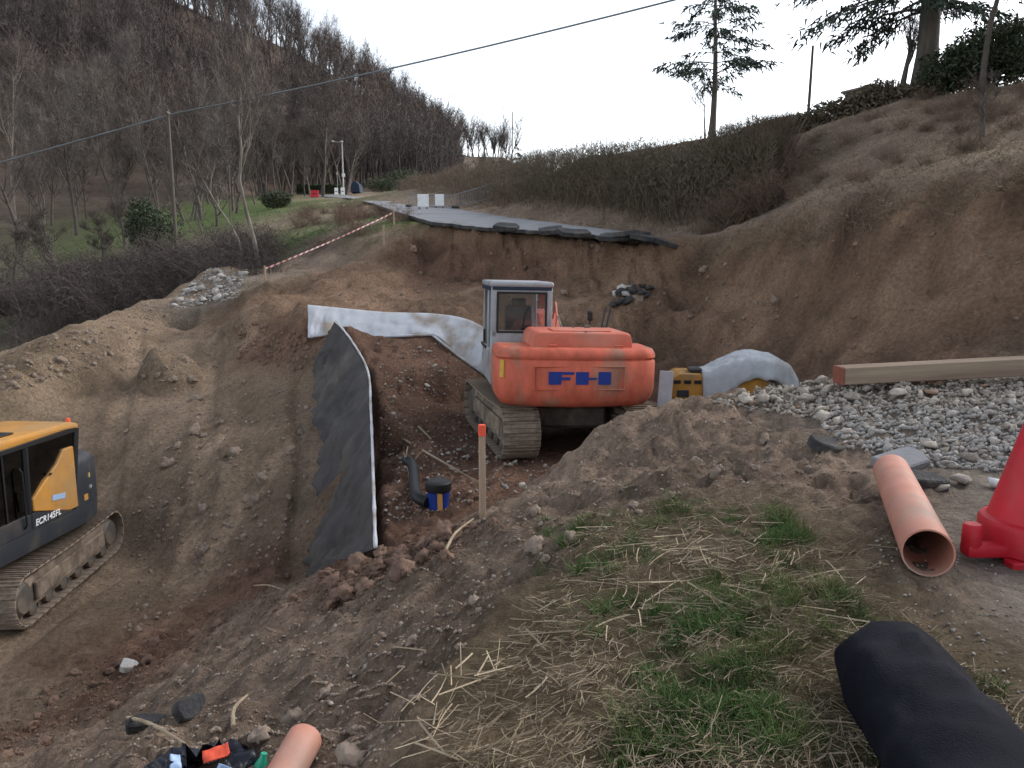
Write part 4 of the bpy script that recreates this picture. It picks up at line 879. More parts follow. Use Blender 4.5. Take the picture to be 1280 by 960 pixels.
def sack():
    A_ = Vector((1.40, 2.86, 0)); B_ = Vector((1.20, 1.15, 0)); mb = MB(); nu, nv = 44, 36
    ax = (B_-A_); rt = Vector((ax.y, -ax.x, 0)).normalized()*-1
    for i in range(nu+1):
        t = i/nu; c = A_.lerp(B_, t); c.x += .03*math.sin(t*5)
        endf = min(1, (t/.16)**.5) if t < .16 else min(1, ((1-t)/.1)**.5) if t > .9 else 1
        hw = (.215*(.78 + .22*endf)) if t < .16 else .215*(.8+.2*endf)
        hh = .155*(.16+.84*endf)*(1 + .12*math.sin(t*7+1))
        zc = zt(c.x, c.y)*.3 + .135
        for k in range(nv):
            a = 2*math.pi*k/nv; ca, sa = math.cos(a), math.sin(a)
            x = math.copysign(abs(ca)**.75, ca)*hw; z = math.copysign(abs(sa)**.85, sa)*hh
            q = c + rt*x; nse = mnoise.fractal(Vector((q.x*5, q.y*5, z*4)), .8, 2, 4)
            pull = .05*math.exp(-t*9)*abs(ca)**3
            lft = max(0, -x/hw); q.y -= .20*lft*math.exp(-t*5); mb.v.append((q.x + .012*nse, q.y + pull, max(zc + z*(1+.25*nse) + .03*math.exp(-t*8), zt(q.x, q.y)-.02)))
    for i in range(nu):
        for k in range(nv): mb.f.append((i*nv+k, i*nv+(k+1) % nv, (i+1)*nv+(k+1) % nv, (i+1)*nv+k))
    mb.f.append(tuple(range(nv))); mb.f.append(tuple(nu*nv+k for k in range(nv-1, -1, -1)))
    return tag(mb.build('sandbag', M['sack'], None, 180), 'full black woven sack lying on the grass verge', 'sack')
sack()

# rubbish bag with things in it
def rubbish():
    c = P(255, 958, 3.35); c.z = zt(c.x, c.y); mb = MB(); n1, n2 = 40, 22
    for i in range(n1):
        for j in range(n2+1):
            a = 2*math.pi*i/n1; t = j/n2
            prof = math.sin(min(1, t*1.25)*math.pi*.62)**.7 if t > 0 else .02
            rr = (.30*math.cos(max(0, t-.25)/.75*math.pi/2*.75) if t > .25 else .30*(.75+t))
            z = .17*t; nse = mnoise.fractal(Vector((math.cos(a)*2.6, math.sin(a)*2.6, t*3)), .7, 2.1, 5)
            rr *= 1 + .28*nse; z = z*(1+.5*nse)
            mb.v.append((c.x + rr*math.cos(a), c.y + rr*.75*math.sin(a), c.z - .01 + z))
    for i in range(n1):
        for j in range(n2): q = (i+1) % n1; mb.f.append((i*(n2+1)+j, q*(n2+1)+j, q*(n2+1)+j+1, i*(n2+1)+j+1))
    o = tag(mb.build('rubbish_bag', M['bin'], None, 180), 'open black plastic rubbish bag on the spoil beside the orange pipe end', 'bag')
    def scrap(nm, m, dx, dy, dz, sx, sy, rot, label, ct):
        q = MB(); nn = 8
        for i in range(nn+1):
            for j in range(nn+1):
                x, y = (i/nn-.5)*sx, (j/nn-.5)*sy; q.v.append((x, y, .03*mnoise.noise(Vector((x*25, y*25, dx*50)))))
        for i in range(nn):
            for j in range(nn): k = i*(nn+1)+j; q.f.append((k, k+1, k+nn+2, k+nn+1))
        o = q.build(nm, M[m], None, 180, loc=(c.x+dx, c.y+dy, c.z+dz), rot=rot); s = o.modifiers.new('thickness', 'SOLIDIFY'); s.thickness = .003
        tag(o, label, ct)
    scrap('wrapper', 'spray', .05, .03, .18, .12, .06, (R(40), R(-10), R(20)), 'crumpled orange wrapper on top of the black rubbish bag', 'wrapper')
    scrap('wrapper', 'badge', -.10, -.08, .17, .05, .14, (R(40), R(10), R(30)), 'pale blue packet strip on the black rubbish bag', 'packet')
    scrap('wrapper', 'badge', .12, -.10, .16, .07, .08, (R(45), R(10), R(-15)), 'small square pale packet on the black rubbish bag', 'packet')
    q = MB(); q.lathe([(.005, 0), (.035, .01), (.037, .10), (.016, .15), (.016, .17), (.003, .17)], 16)
    tag(q.build('bottle', M['green'], None, 40, loc=(c.x+.245, c.y-.02, c.z+.03), rot=(R(-12), R(14), 0)), 'green plastic bottle stuck beside the black rubbish bag', 'bottle')
rubbish()

# stake in the crest
def stake(px, py, h, w, label, sprayed=True, tilt=0):
    p = G(px, py); e = empty('marker_stake', p - Vector((0, 0, .1)), R(12), label, 'stake'); e.rotation_euler = (0, tilt, R(12))
    b = MB(); b.box((0, 0, h/2), (w, w*.8, h+.0), bev=.004); b.build('post', M['stake'], e)
    if sprayed: b = MB(); b.box((0, 0, h-.045), (w+.006, w*.8+.006, .11), bev=.005); b.build('painted_tip', M['spray'], e)
    return p
stake(603, 648, .98, .058, 'wooden marker stake with a fluorescent red painted tip')

# hose and bucket below the crest
p = G(547, 643); bxy = (p.x, p.y + .15); bz = zt(*bxy)
q = empty('bucket', (bxy[0], bxy[1], bz), R(20), 'blue bucket with a yellow band, standing in the pit by the marker stake', 'bucket')
b = MB(); b.lathe([(.12, 0), (.15, .27), (.16, .29), (.148, .29), (.115, .03)], 28); b.build('pail', M['blue'], q, 40)
b = MB(); b.box((-.02, -.145, .13), (.06, .02, .22), rot=(R(-6), 0, 0)); b.build('band', M['yellow'], q)
b = MB(); b.lathe([(.14, .22), (.165, .25), (.165, .34), (.14, .36), (.02, .36)], 28); b.build('lid', M['black'], q, 40)
p2 = G(508, 592); hp = [Vector((p2.x-.02, p2.y+.1, zt(p2.x, p2.y)+.16)), Vector((p2.x+.12, p2.y-.15, zt(p2.x, p2.y)+.10)), Vector((p.x-.30, p.y+.3, zt(p.x-.3, p.y+.3)+.12)), Vector((p.x-.13, p.y+.1, bz+.09))]
hc = smoothpoly(hp, 30); b = MB(); b.tube(hc, [.07+.006*(i % 2) for i in range(31)], 14)
tag(b.build('hose', M['black'], None, 60), 'black corrugated hose length lying by the blue bucket', 'hose')
def stick(a, b_, r, label=None, group=None):
    m_ = a.lerp(b_, .5) + Vector((rs.uniform(-.05, .05), 0, rs.uniform(0, .04)))
    o = MB().tube(smoothpoly([a, m_, b_], 6), [r, r, r*.95, r*.9, r*.8, r*.7, r*.5], 6).build('stick', M['straw'], None, 60)
    return tag(o, label, 'stick', group)
for i, (ax_, ay_, bx_, by_, lb) in enumerate([(505, 556, 600, 610, 'long pale stick lying across the stones between the hose and the stake'), (523, 538, 552, 572, 'short pale stick lying up the stony slope of the pit')]):
    stick(G(ax_, ay_) + Vector((0, 0, .06)), G(bx_, by_) + Vector((0, 0, .05)), .018, lb)
pp = G(512, 596)
for i, (dx, dz) in enumerate([(-.06, .33), (-.02, .42), (.13, .38)]):
    stick(pp + Vector((0, .05*i, -.03)), pp + Vector((dx*1.5, .1, dz)), .012, 'upright pale stick in the cluster at the end of the black hose', 'sticks standing by the hose')
for (ax_, ay_, bx_, by_, lb) in [(557, 695, 592, 655, 'bent pale stick lying on the crest of the spoil below the stake'), (160, 905, 232, 945, 'brown root stick lying near the black rubbish bag'), (292, 918, 310, 882, 'short pale stick upright on the spoil behind the rubbish bag'), (318, 735, 356, 745, 'thin pale stick at the foot of the grey geotextile')]:
    stick(G(ax_, ay_) + Vector((0, 0, .03)), G(bx_, by_) + Vector((0, 0, .04)), .013, lb)

# asphalt slabs: at the broken lip and by the pipe
def slab(loc, sx, sy, th, rot, label, group=None, m='asphalt_edge', seed=0):
    r = random.Random(seed); n = 8; out = []
    for k in range(n):
        a = 2*math.pi*k/n + r.uniform(-.2, .2); q = r.uniform(.6, 1.08); out.append((sx/2*q*math.copysign(abs(math.cos(a))**.6, math.cos(a)), sy/2*q*math.copysign(abs(math.sin(a))**.6, math.sin(a))))
    mb = MB(); mb.prism(out, 'z', -th/2, th/2, .012)
    o = mb.build('asphalt_slab', M[m], None, None, loc=loc, rot=rot); return tag(o, label, 'slab', group)
for i, (px, py, Y, sx, sy, rot) in enumerate([(805, 297, 20.9, .9, 1.0, (.15, .1, .3)), (790, 293, 21.2, 1.0, .9, (-.1, .05, .8)), (770, 296, 21.5, 1.2, .9, (.2, -.08, .2)), (716, 291, 22.3, 1.2, .8, (.28, .05, .1)), (690, 288, 22.8, 1.0, .7, (.32, -.1, -.2)), (632, 284, 23.9, .9, .7, (.3, .05, .1)), (830, 303, 20.8, .8, .6, (.3, .2, .5))]):
    p = P(px, py, Y); p.z = max(p.z, zt(p.x, p.y)+.04)
    slab(p, sx, sy, .13, rot, 'dark broken asphalt slab tilted over the lip of the collapsed road', 'broken asphalt along the road lip', seed=i)
for i, (px, py, sx, sy, rot, m, lb) in enumerate([(1128, 586, .5, .34, (.25, -.12, .3), 'asphalt', 'grey asphalt slab tilted at the foot of the rubble heap, behind the pipe'), (1150, 612, .42, .3, (.1, .05, -.2), 'asphalt_edge', 'black asphalt piece beside the far end of the pipe'), (1030, 562, .4, .25, (.3, .2, .2), 'asphalt_edge', 'dark asphalt lump on the soil left of the grey stones'), (180, 912, .3, .16, (.3, .1, .4), 'asphalt_edge', 'black asphalt scrap on the spoil near the root stick'), (237, 893, .22, .16, (.9, .1, .9), 'asphalt_edge', 'upright black asphalt scrap behind the rubbish bag'), (162, 838, .26, .2, (.2, .2, .2), 'stoneb', 'grey block at the foot of the spoil slope')]):
    p = G(px, py); slab(p + Vector((0, 0, .03)), sx, sy, .1, rot, lb, seed=20+i, m=m)
p = G(1246, 612); o = link('stone', mesh_np('stone', HULLS[2][0], HULLS[2][1]), M['white'], None, p + Vector((0, 0, .05)), (.3, .2, 1)); o.scale = (.2, .2, .2); tag(o, 'white stone beside the base of the red cone', 'stone')
# ------------------------------------------------------------------ stones
HM = [mesh_np('stone', v, f) for v, f in HULLS]
def stone_meshes(m):
    out = []
    for h in HM: c = h.copy(); c.materials.clear(); c.materials.append(M[m]); out.append(c)
    return out
SM = {k: stone_meshes(k) for k in ('stone', 'stoneb', 'brick', 'white', 'asphalt_edge')}
def inpoly(px, py, poly_):
    c = False; n = len(poly_)
    for i in range(n):
        x1, y1 = poly_[i]; x2, y2 = poly_[(i+1) % n]
        if (y1 > py) != (y2 > py) and px < (x2-x1)*(py-y1)/(y2-y1)+x1: c = not c
    return c
def sample(poly_, n):
    xs = [p[0] for p in poly_]; ys = [p[1] for p in poly_]; out = []
    while len(out) < n:
        a, b = rs.uniform(min(xs), max(xs)), rs.uniform(min(ys), max(ys))
        if inpoly(a, b, poly_): out.append((a, b))
    return out
def put_stone(p, s, m, label, group, sink=.25):
    o = bpy.data.objects.new('stone', rs.choice(SM[m])); COL.objects.link(o)
    o.location = (p.x, p.y, p.z + s*.25*(1-sink)); o.scale = (s*rs.uniform(.85, 1.15), s, s*rs.uniform(.8, 1.1)); o.rotation_euler = (rs.uniform(-.5, .5), rs.uniform(-.5, .5), rs.uniform(0, 6.3))
    return tag(o, label, 'stone', group)
HEAP = [(900, 500), (960, 478), (1040, 478), (1400, 478), (1400, 560), (1240, 590), (1150, 582), (1060, 558), (1010, 520), (930, 510)]
for (px, py) in sample(HEAP, 185):
    p = G(px, py); blue_ = px > 1030 and py > 505
    m = rs.choice(['stoneb', 'stoneb', 'stone']) if blue_ else rs.choice(['stone', 'stone', 'brick', 'stone'])
    s = (rs.uniform(.07, .17) if blue_ else rs.uniform(.08, .24)) * (1 if p.y > 7 else .85)
    lb = {'stoneb': 'angular blue grey stone in the rubble heap below the timber beam', 'stone': 'pale buff stone in the rubble heap below the timber beam', 'brick': 'reddish brick fragment in the rubble heap below the timber beam'}[m]
    put_stone(p, s, m, lb, {'stoneb': 'blue grey stones of the rubble heap', 'stone': 'buff stones of the rubble heap', 'brick': 'brick fragments of the rubble heap'}[m])
for (px, py, s, lb) in [(1176, 618, .15, 'rounded buff stone beside the black asphalt piece'), (1200, 608, .2, 'flat buff stone between the asphalt piece and the cone'), (1160, 565, .26, 'flat buff stone resting against the grey asphalt slab'), (1212, 578, .2, 'brown block at the edge of the rubble near the cone')]:
    put_stone(G(px, py), s, 'stone', lb, None)
for (px, py) in sample([(215, 385), (232, 362), (270, 338), (305, 345), (290, 372), (255, 385)], 46):
    p = G(px, py); put_stone(p, rs.uniform(.16, .45), 'stoneb', 'blue grey stone on the spoil pile below the pale trunked tree', 'stones on the far spoil pile')
for (px, py) in sample([(535, 545), (600, 545), (690, 585), (640, 625), (575, 610)], 34) + sample([(470, 430), (560, 430), (590, 500), (490, 530)], 16):
    p = G(px, py); put_stone(p, rs.uniform(.05, .16), rs.choice(['stone', 'stone', 'stoneb', 'stone']), 'small pale stone scattered on the red earth of the pit', 'pale stones on the pit floor')
for (px, py) in [(768, 372), (778, 366), (786, 360), (794, 362), (801, 368), (808, 374), (785, 372), (778, 376), (772, 380), (790, 368), (796, 376), (784, 380), (774, 370), (802, 360), (812, 366), (766, 384)]:
    p = G(px, py); put_stone(p, rs.uniform(.2, .5), rs.choice(['stoneb', 'asphalt_edge', 'asphalt_edge']), 'grey lump in the debris stuck on the slip face behind the excavator', 'debris lumps on the slip face', sink=.4)
# gravel too small to pick apart
LOWH = [(1010, 520), (1100, 508), (1280, 515), (1400, 512), (1400, 560), (1240, 592), (1150, 584), (1060, 560)]
UPH = [(890, 506), (955, 480), (1040, 478), (1400, 476), (1400, 520), (1240, 522), (1100, 512), (1010, 524), (940, 514)]
pos = []; scl = []
for (px, py) in sample(UPH, 2300): p = G(px, py); s = rs.uniform(.02, .09); pos.append((p.x, p.y, p.z+s*.12)); scl.append(s)
rot = [(rs.uniform(-1, 1), rs.uniform(-1, 1), rs.uniform(0, 6)) for _ in pos]
o = link('gravel', mesh_np('gravel', *joined(HULLS, np.array(pos), scl, rot)), M['stone']); tag(o, 'fine buff rubble between the larger stones under the beam', 'gravel', kind='stuff')
pos = []; scl = []
for (poly_, n, s0, s1) in [(LOWH, 2500, .022, .085), ([(215, 388), (230, 360), (265, 335), (310, 345), (295, 375)], 500, .05, .14)]:
    for (px, py) in sample(poly_, n): p = G(px, py); s = rs.uniform(s0, s1); pos.append((p.x, p.y, p.z+s*.12)); scl.append(s)
rot = [(rs.uniform(-1, 1), rs.uniform(-1, 1), rs.uniform(0, 6)) for _ in pos]
o = link('gravel', mesh_np('gravel', *joined(HULLS, np.array(pos), scl, rot)), M['stoneb']); tag(o, 'fine broken stone between the larger rubble', 'gravel', kind='stuff')
pos = []; scl = []
for (poly_, n, s0, s1) in [([(480, 690), (640, 620), (800, 510), (920, 510), (1090, 600), (850, 620), (640, 720), (400, 960), (100, 960), (230, 840), (400, 720)], 380, .010, .045), ([(470, 430), (590, 430), (690, 590), (570, 640), (480, 660)], 800, .02, .08), ([(1080, 620), (1190, 610), (1280, 740), (1280, 960), (1180, 860), (1100, 720)], 260, .008, .03)]:
    for (px, py) in sample(poly_, n): p = G(px, py); s = rs.uniform(s0, s1); pos.append((p.x, p.y, p.z+s*.1)); scl.append(s)
rot = [(rs.uniform(-1, 1), rs.uniform(-1, 1), rs.uniform(0, 6)) for _ in pos]
o = link('pebbles', mesh_np('pebbles', *joined(HULLS, np.array(pos), scl, rot)), M['stone']); tag(o, 'pale pebbles scattered through the spoil', 'pebbles', kind='stuff')
# clods of soil
def lump(seed):
    bm = bmesh.new(); bmesh.ops.create_icosphere(bm, subdivisions=2, radius=.5)
    for v in bm.verts:
        n_ = mnoise.fractal(v.co*2.6 + Vector((seed*7, 0, 0)), .9, 2, 4); v.co *= 1 + .45*n_; v.co.z *= .75
    bm.verts.index_update(); V_ = np.array([v.co[:] for v in bm.verts]); F_ = np.array([[v.index for v in f.verts] for f in bm.faces]); bm.free(); return V_, F_
LUMPS = [lump(i) for i in range(8)]
def lump3(seed):
    bm = bmesh.new(); bmesh.ops.create_icosphere(bm, subdivisions=3, radius=.5)
    for v in bm.verts:
        n_ = mnoise.fractal(v.co*2.2 + Vector((seed*7, 0, 0)), .6, 2.1, 5); c_ = mnoise.cell(v.co*5 + Vector((seed*3, 0, 0))); v.co *= 1 + .5*n_ + .12*c_; v.co.z *= .7
    bm.verts.index_update(); V_ = np.array([v.co[:] for v in bm.verts]); F_ = np.array([[v.index for v in f.verts] for f in bm.faces]); bm.free(); return V_, F_
L3 = [lump3(i) for i in range(6)]
CR = [hull(50+i, 18, 1, .8, .7) for i in range(10)]
def clods(name, polys, m, label):
    parts = []
    for (var, sel) in ((L3, 0), (CR, 1)):
        pos = []; scl = []
        for (poly_, n, s0, s1, pw, kind) in polys:
            if kind != sel: continue
            for (px, py) in sample(poly_, n): p = G(px, py); s = s0+(s1-s0)*rs.random()**pw; pos.append((p.x, p.y, p.z+s*.02)); scl.append(s)
        rot = [(rs.uniform(-1, 1), rs.uniform(-1, 1), rs.uniform(0, 6)) for _ in pos]
        if pos: parts.append(joined(var, np.array(pos), scl, rot))
    o = link(name, mesh_np(name, *cat(parts)), M[m]); tag(o, label, 'soil', kind='stuff')
SPOIL = [(620, 650), (800, 510), (920, 510), (1080, 600), (850, 625), (640, 730), (470, 960), (60, 960), (200, 850), (330, 790), (480, 700)]
clods('soil_clods', [(SPOIL, 40, .05, .15, 3, 0), (SPOIL, 5200, .008, .036, 3, 1),
  ([(0, 440), (130, 400), (200, 372), (210, 400), (100, 470), (0, 500)], 300, .05, .22, 4, 1), ([(150, 440), (290, 420), (385, 480), (390, 690), (150, 800), (170, 600)], 1300, .02, .13, 4, 1), ([(20, 450), (290, 410), (385, 500), (380, 680), (200, 720), (170, 560)], 36, .10, .34, 2, 0)], 'clod', 'crumbled grey brown clods on the spoil')
FT = [(385, 705), (330, 728), (0, 890), (0, 960), (140, 890), (270, 800), (400, 745)]
clods('red_soil_clods', [([(400, 722), (480, 690), (600, 650), (640, 665), (500, 725), (400, 770)], 45, .08, .22, 2, 0), ([(400, 722), (480, 690), (600, 650), (640, 665), (500, 725), (400, 770)], 1000, .012, .05, 2, 1), (FT, 40, .05, .2, 3, 0), (FT, 1500, .012, .055, 3, 1), ([(290, 400), (385, 420), (385, 470), (300, 450)], 260, .05, .22, 3, 1), ([(470, 430), (590, 430), (690, 590), (570, 640), (480, 660)], 700, .02, .10, 3, 1)], 'clodr', 'reddish clods along the foot and crest of the spoil')

FACE1 = [(530, 292), (700, 300), (830, 312), (960, 345), (1000, 440), (830, 440), (700, 400), (400, 372), (480, 330)]
FACE2 = [(980, 275), (1070, 258), (1280, 215), (1400, 200), (1400, 430), (1000, 440)]
clods('bank_clods', [(FACE1, 380, .03, .2, 5, 1), (FACE2, 260, .03, .16, 5, 1), (FACE1, 14, .12, .35, 2, 0), (FACE2, 6, .1, .28, 2, 0)], 'bankc', 'lumps of earth and stone in the raw faces')
rb_, rd_ = [], []
for k in range(260):
    t = rs.random(); p = poly([P(*q) for q in CT], t) if k < 130 else poly(LEW[:5], t)
    x, y = p.x + rs.gauss(-.08, .06), p.y - abs(rs.gauss(.2, .12)); rb_.append((x, y, zt(x, y) + .02)); rd_.append((rs.gauss(0, .4), -.5, -1))
o = link('hanging_roots', mesh_np('hanging_roots', *strips(rb_, rd_, rg.uniform(.15, .7, 260), .014, rg.uniform(0, .3, 260), 4)), M['bramble']); tag(o, 'thin roots hanging from the top edges of the raw faces', 'roots', kind='stuff')

# ------------------------------------------------------------------ grass and straw of the verge
VERGE = [(720, 660), (850, 630), (980, 612), (1060, 640), (1090, 720), (1160, 790), (1280, 900), (1280, 1050), (560, 1050), (560, 920), (640, 800), (690, 725)]
tb_, td, tl, tw_ = [], [], [], []
def nograss(x, y): return x > 1.72 + .12*math.sin(y*3) and not (x < 2.05 and y < 2.9)
spots = [(760, 690, 55, 16), (860, 780, 60, 30), (1070, 735, 70, 30), (930, 900, 60, 26), (1000, 655, 60, 16), (900, 840, 50, 20), (1040, 690, 50, 16), (880, 640, 50, 10), (720, 680, 30, 8), (1110, 770, 60, 20), (960, 660, 50, 12), (840, 930, 70, 20), (1180, 830, 60, 14), (1000, 760, 60, 12), (780, 650, 40, 8)]
for (sx, sy, sp, n) in spots:
    for _ in range(n):
        p = G(min(1400, rs.gauss(sx, sp)), min(1040, max(612, rs.gauss(sy, sp*.45)))); k = rs.randint(50, 100); big = rs.uniform(.06, .18)
        for _ in range(k):
            x, y = p.x+rs.gauss(0, .035), p.y+rs.gauss(0, .035)
            if nograss(x, y): continue
            tb_.append((x, y, zt(x, y)-.01)); td.append((rs.gauss(0, .55), rs.gauss(0, .55), 1)); tl.append(big*rs.uniform(.5, 1.2)); tw_.append(rs.uniform(.003, .006))
for (px, py) in sample(VERGE, 3600):
    p = G(px, py)
    if fbm(np.array([p.x*1.6]), np.array([p.y*1.6]), 3, 5)[0] < .07 + rs.gauss(0, .03): continue
    for _ in range(4):
        x, y = p.x+rs.gauss(0, .03), p.y+rs.gauss(0, .03)
        if nograss(x, y): continue
        tb_.append((x, y, zt(x, y)-.005)); td.append((rs.gauss(0, .8), rs.gauss(0, .8), 1)); tl.append(rs.uniform(.03, .09)); tw_.append(rs.uniform(.002, .004))
o = link('grass', mesh_np('grass', *strips(tb_, td, np.array(tl), np.array(tw_), rg.uniform(.1, .6, len(tb_)), 3)), M['grass']); tag(o, 'green grass tufts on the verge', 'grass', kind='stuff')
def litter(name, poly_, n, l0, l1, w0, w1, flat, m, label, clumps=None):
    b, d_, l, w = [], [], [], []
    pts = [(a, c_) for a, c_ in sample(poly_, n)] if not clumps else [(min(1350, rs.gauss(*clumps_[0:2])), rs.gauss(*clumps_[2:4])) for clumps_ in [rs.choice(clumps) for _ in range(n)]]
    for (px, py) in pts:
        if py < 612 and m != 'drygrass': py = 612 + rs.random()*40
        p = G(px, min(py, 1040)); a = rs.gauss(.5, .8) + 3.14*rs.randint(0, 1) + 1.2*mnoise.noise(Vector((p.x*1.2, p.y*1.2, 0))); b.append((p.x, p.y, p.z+rs.uniform(.003, .03))); d_.append((math.cos(a), math.sin(a), rs.uniform(-.02, flat))); l.append(rs.uniform(l0, l1)); w.append(rs.uniform(w0, w1))
    n = len(b); bd = rdir(n); bd[:, 2] = -np.abs(bd[:, 2])*.3
    V_, F_ = strips(b, d_, np.array(l), np.array(w), rg.uniform(-.1, .3, n), 4, False, bd)
    V_[:, 2] = np.maximum(V_[:, 2], ztv(V_[:, 0], V_[:, 1]) + .003)
    o = link(name, mesh_np(name, V_, F_), M[m]); tag(o, label, 'straw', kind='stuff')
litter('straw', VERGE, 240, .05, .2, .002, .004, .25, 'straw', 'dry stalks strewn over the verge')
litter('straw_heap', None, 330, .07, .32, .003, .008, .10, 'straw', 'drift of cut dry stalks on the verge', clumps=[(960, 50, 705, 22), (900, 60, 690, 25), (1000, 40, 740, 18), (800, 60, 720, 35), (960, 40, 700, 15), (900, 50, 690, 18), (800, 40, 760, 25), (620, 50, 870, 35), (560, 40, 910, 30)])
litter('dead_turf', VERGE, 8000, .03, .11, .002, .004, .35, 'drygrass', 'matted dead grass of the verge')

# ------------------------------------------------------------------ scrub, hedges, trees
def scrub_mesh(seed, n=150, h=1.5, w=.9, tw=.012, droop=.3):
    global rg
    b = np.column_stack([rg.normal(0, w*.3, n), rg.normal(0, w*.3, n), np.full(n, -.1)]); d_ = rdir(n, 1.3); d_[:, 2] = np.abs(d_[:, 2])
    ln_ = rg.uniform(.5, 1.15, n)*h; a = strips(b, d_, ln_, tw*1.6, rg.uniform(0, droop, n), 4)
    k = 7; ii = np.repeat(np.arange(n), k); t = rg.uniform(.25, 1, n*k); dn = d_/np.linalg.norm(d_, axis=1)[:, None]
    bb = b[ii] + dn[ii]*(ln_[ii]*t)[:, None]; bb[:, 2] -= .15*h*t*t*droop
    c_ = strips(bb, dn[ii]*.5 + rdir(n*k, .2), rg.uniform(.15, .45, n*k)*h*.6, tw, rg.uniform(-.1, .3, n*k), 2)
    return mesh_np('bare_stems', *cat([a, c_]))
SCR = [scrub_mesh(i, 110, 1.6, 1.1) for i in range(4)]
SCRB = []
for s in SCR: c = s.copy(); c.materials.append(M['twig']); SCRB.append(c)
for s in SCR: s.materials.append(M['bramble'])
def put_scrub(p, s, label, group, variant=None, meshes=SCR, nm='bramble'):
    o = bpy.data.objects.new(nm, meshes[rs.randrange(len(meshes))] if variant is None else meshes[variant]); COL.objects.link(o)
    o.location = p; o.scale = (s*rs.uniform(.9, 1.5), s*rs.uniform(.9, 1.5), s*rs.uniform(.8, 1.15)); o.rotation_euler = (0, 0, rs.uniform(0, 6.3)); return tag(o, label, 'shrub', group)
# band of scrub behind the left berm and below the meadow
for k in range(60):
    px = rs.uniform(-60, 330); t = rs.random(); p = P(px, 400 - .12*px - 30*t, 27 + 9*t + rs.uniform(-2, 2)); p.z = zt(p.x, p.y)
    put_scrub(p, rs.uniform(.8, 1.5), 'bare grey scrub bush in the band behind the dirt berm', 'scrub behind the dirt berm', meshes=SCRB)
for k in range(26):
    px = rs.uniform(385, 500); t = rs.random(); Y = 29 + 26*t; py = 300 - 45*t; p = P(px - 20*t, py, Y); p.z = zt(p.x, p.y)
    put_scrub(p, rs.uniform(.35, .75), 'reddish bramble bush on the bank between the tape and the far road', 'brambles on the bank below the far road')
for k in range(18):
    px = rs.uniform(880, 1000); p = P(px, 285, 21.2 + rs.uniform(-.2, 2.4)); p.z = zt(p.x, p.y)
    put_scrub(p, rs.uniform(.4, .8), 'brown bramble bush at the end of the long hedge above the cut', 'brambles at the end of the hedge')
for k in range(40):
    px = rs.uniform(1000, 1330); Y = rs.uniform(17, 25); p = P(px, 180, Y); p.z = zt(p.x, p.y); 
    if p.z < 3.2: continue
    put_scrub(p, rs.uniform(.15, .4), 'low dead bramble on the slope above the cut bank', 'low brambles above the cut bank')
# dry grass on the upper slope, road bank and cut edge
def drystuff(name, n, fx, h0, h1, wd, m, label):
    b = []
    while len(b) < n:
        q = fx()
        if q: b.append(q)
    b = np.array(b); b[:, 2] = ztv(b[:, 0], b[:, 1]) - .02
    o = link(name, mesh_np(name, *strips(b, rdir(n, 1.1)*np.array([1, 1, .8]), rg.uniform(h0, h1, n), wd, rg.uniform(.2, .8, n), 2)), M[m]); tag(o, label, 'grass', kind='stuff')
def f_slope():
    px = rs.uniform(985, 1340); Y = rs.uniform(13.5, 27); x = (px-640)/960/1.02*Y; z = zt(x, Y)
    return (x, Y, 0) if z > 2.9 else None
drystuff('dry_grass', 20000, f_slope, .08, .34, .014, 'drygrass', 'dry grass on the slope above the cut bank')
CTW = [P(*q) for q in CT]
def f_edge():
    p = poly(CTW, rs.random()); a_ = abs(rs.gauss(0, .22)); return (p.x + a_*.5 - .1, p.y + a_ - .12, 0)
drystuff('edge_grass', 4500, f_edge, .12, .4, .012, 'drygrass', 'dead grass fringe hanging over the top edge of the cut bank')
def f_bank():
    t = rs.random(); i = rs.random(); p = poly(REW[:7], i); return (p.x+.2+1.6*t, p.y+.3+2.2*t, 0)
drystuff('verge_grass', 5000, f_bank, .12, .45, .014, 'drygrass', 'dry grass along the foot of the long hedge')
def f_mead():
    px = rs.uniform(120, 500); py = rs.uniform(246, 345); Y = 34 + 46*rs.random()**1.6; x = (px-640)/960/1.02*Y
    return (x, Y, 0)
drystuff('meadow_grass', 14000, f_mead, .10, .28, .03, 'meadow', 'green grass of the meadow below the hill')
def f_near_left():
    px = rs.uniform(430, 540); Y = rs.uniform(26.5, 36); return ((px-640)/960*Y, Y, 0)
drystuff('bank_grass', 3500, f_near_left, .1, .3, .015, 'meadow', 'green grass on the bank beside the broken road')

def foliage(name, base_fn, n, ln, wd, m, parent, up=.0, bend=.3, nseg=1):
    b = np.array([base_fn() for _ in range(n)])
    o = link(name, mesh_np(name, *strips(b, rdir(n, up), rg.uniform(.5, 1.2, n)*ln, wd, rg.uniform(0, bend, n), nseg)), M[m], parent); return o
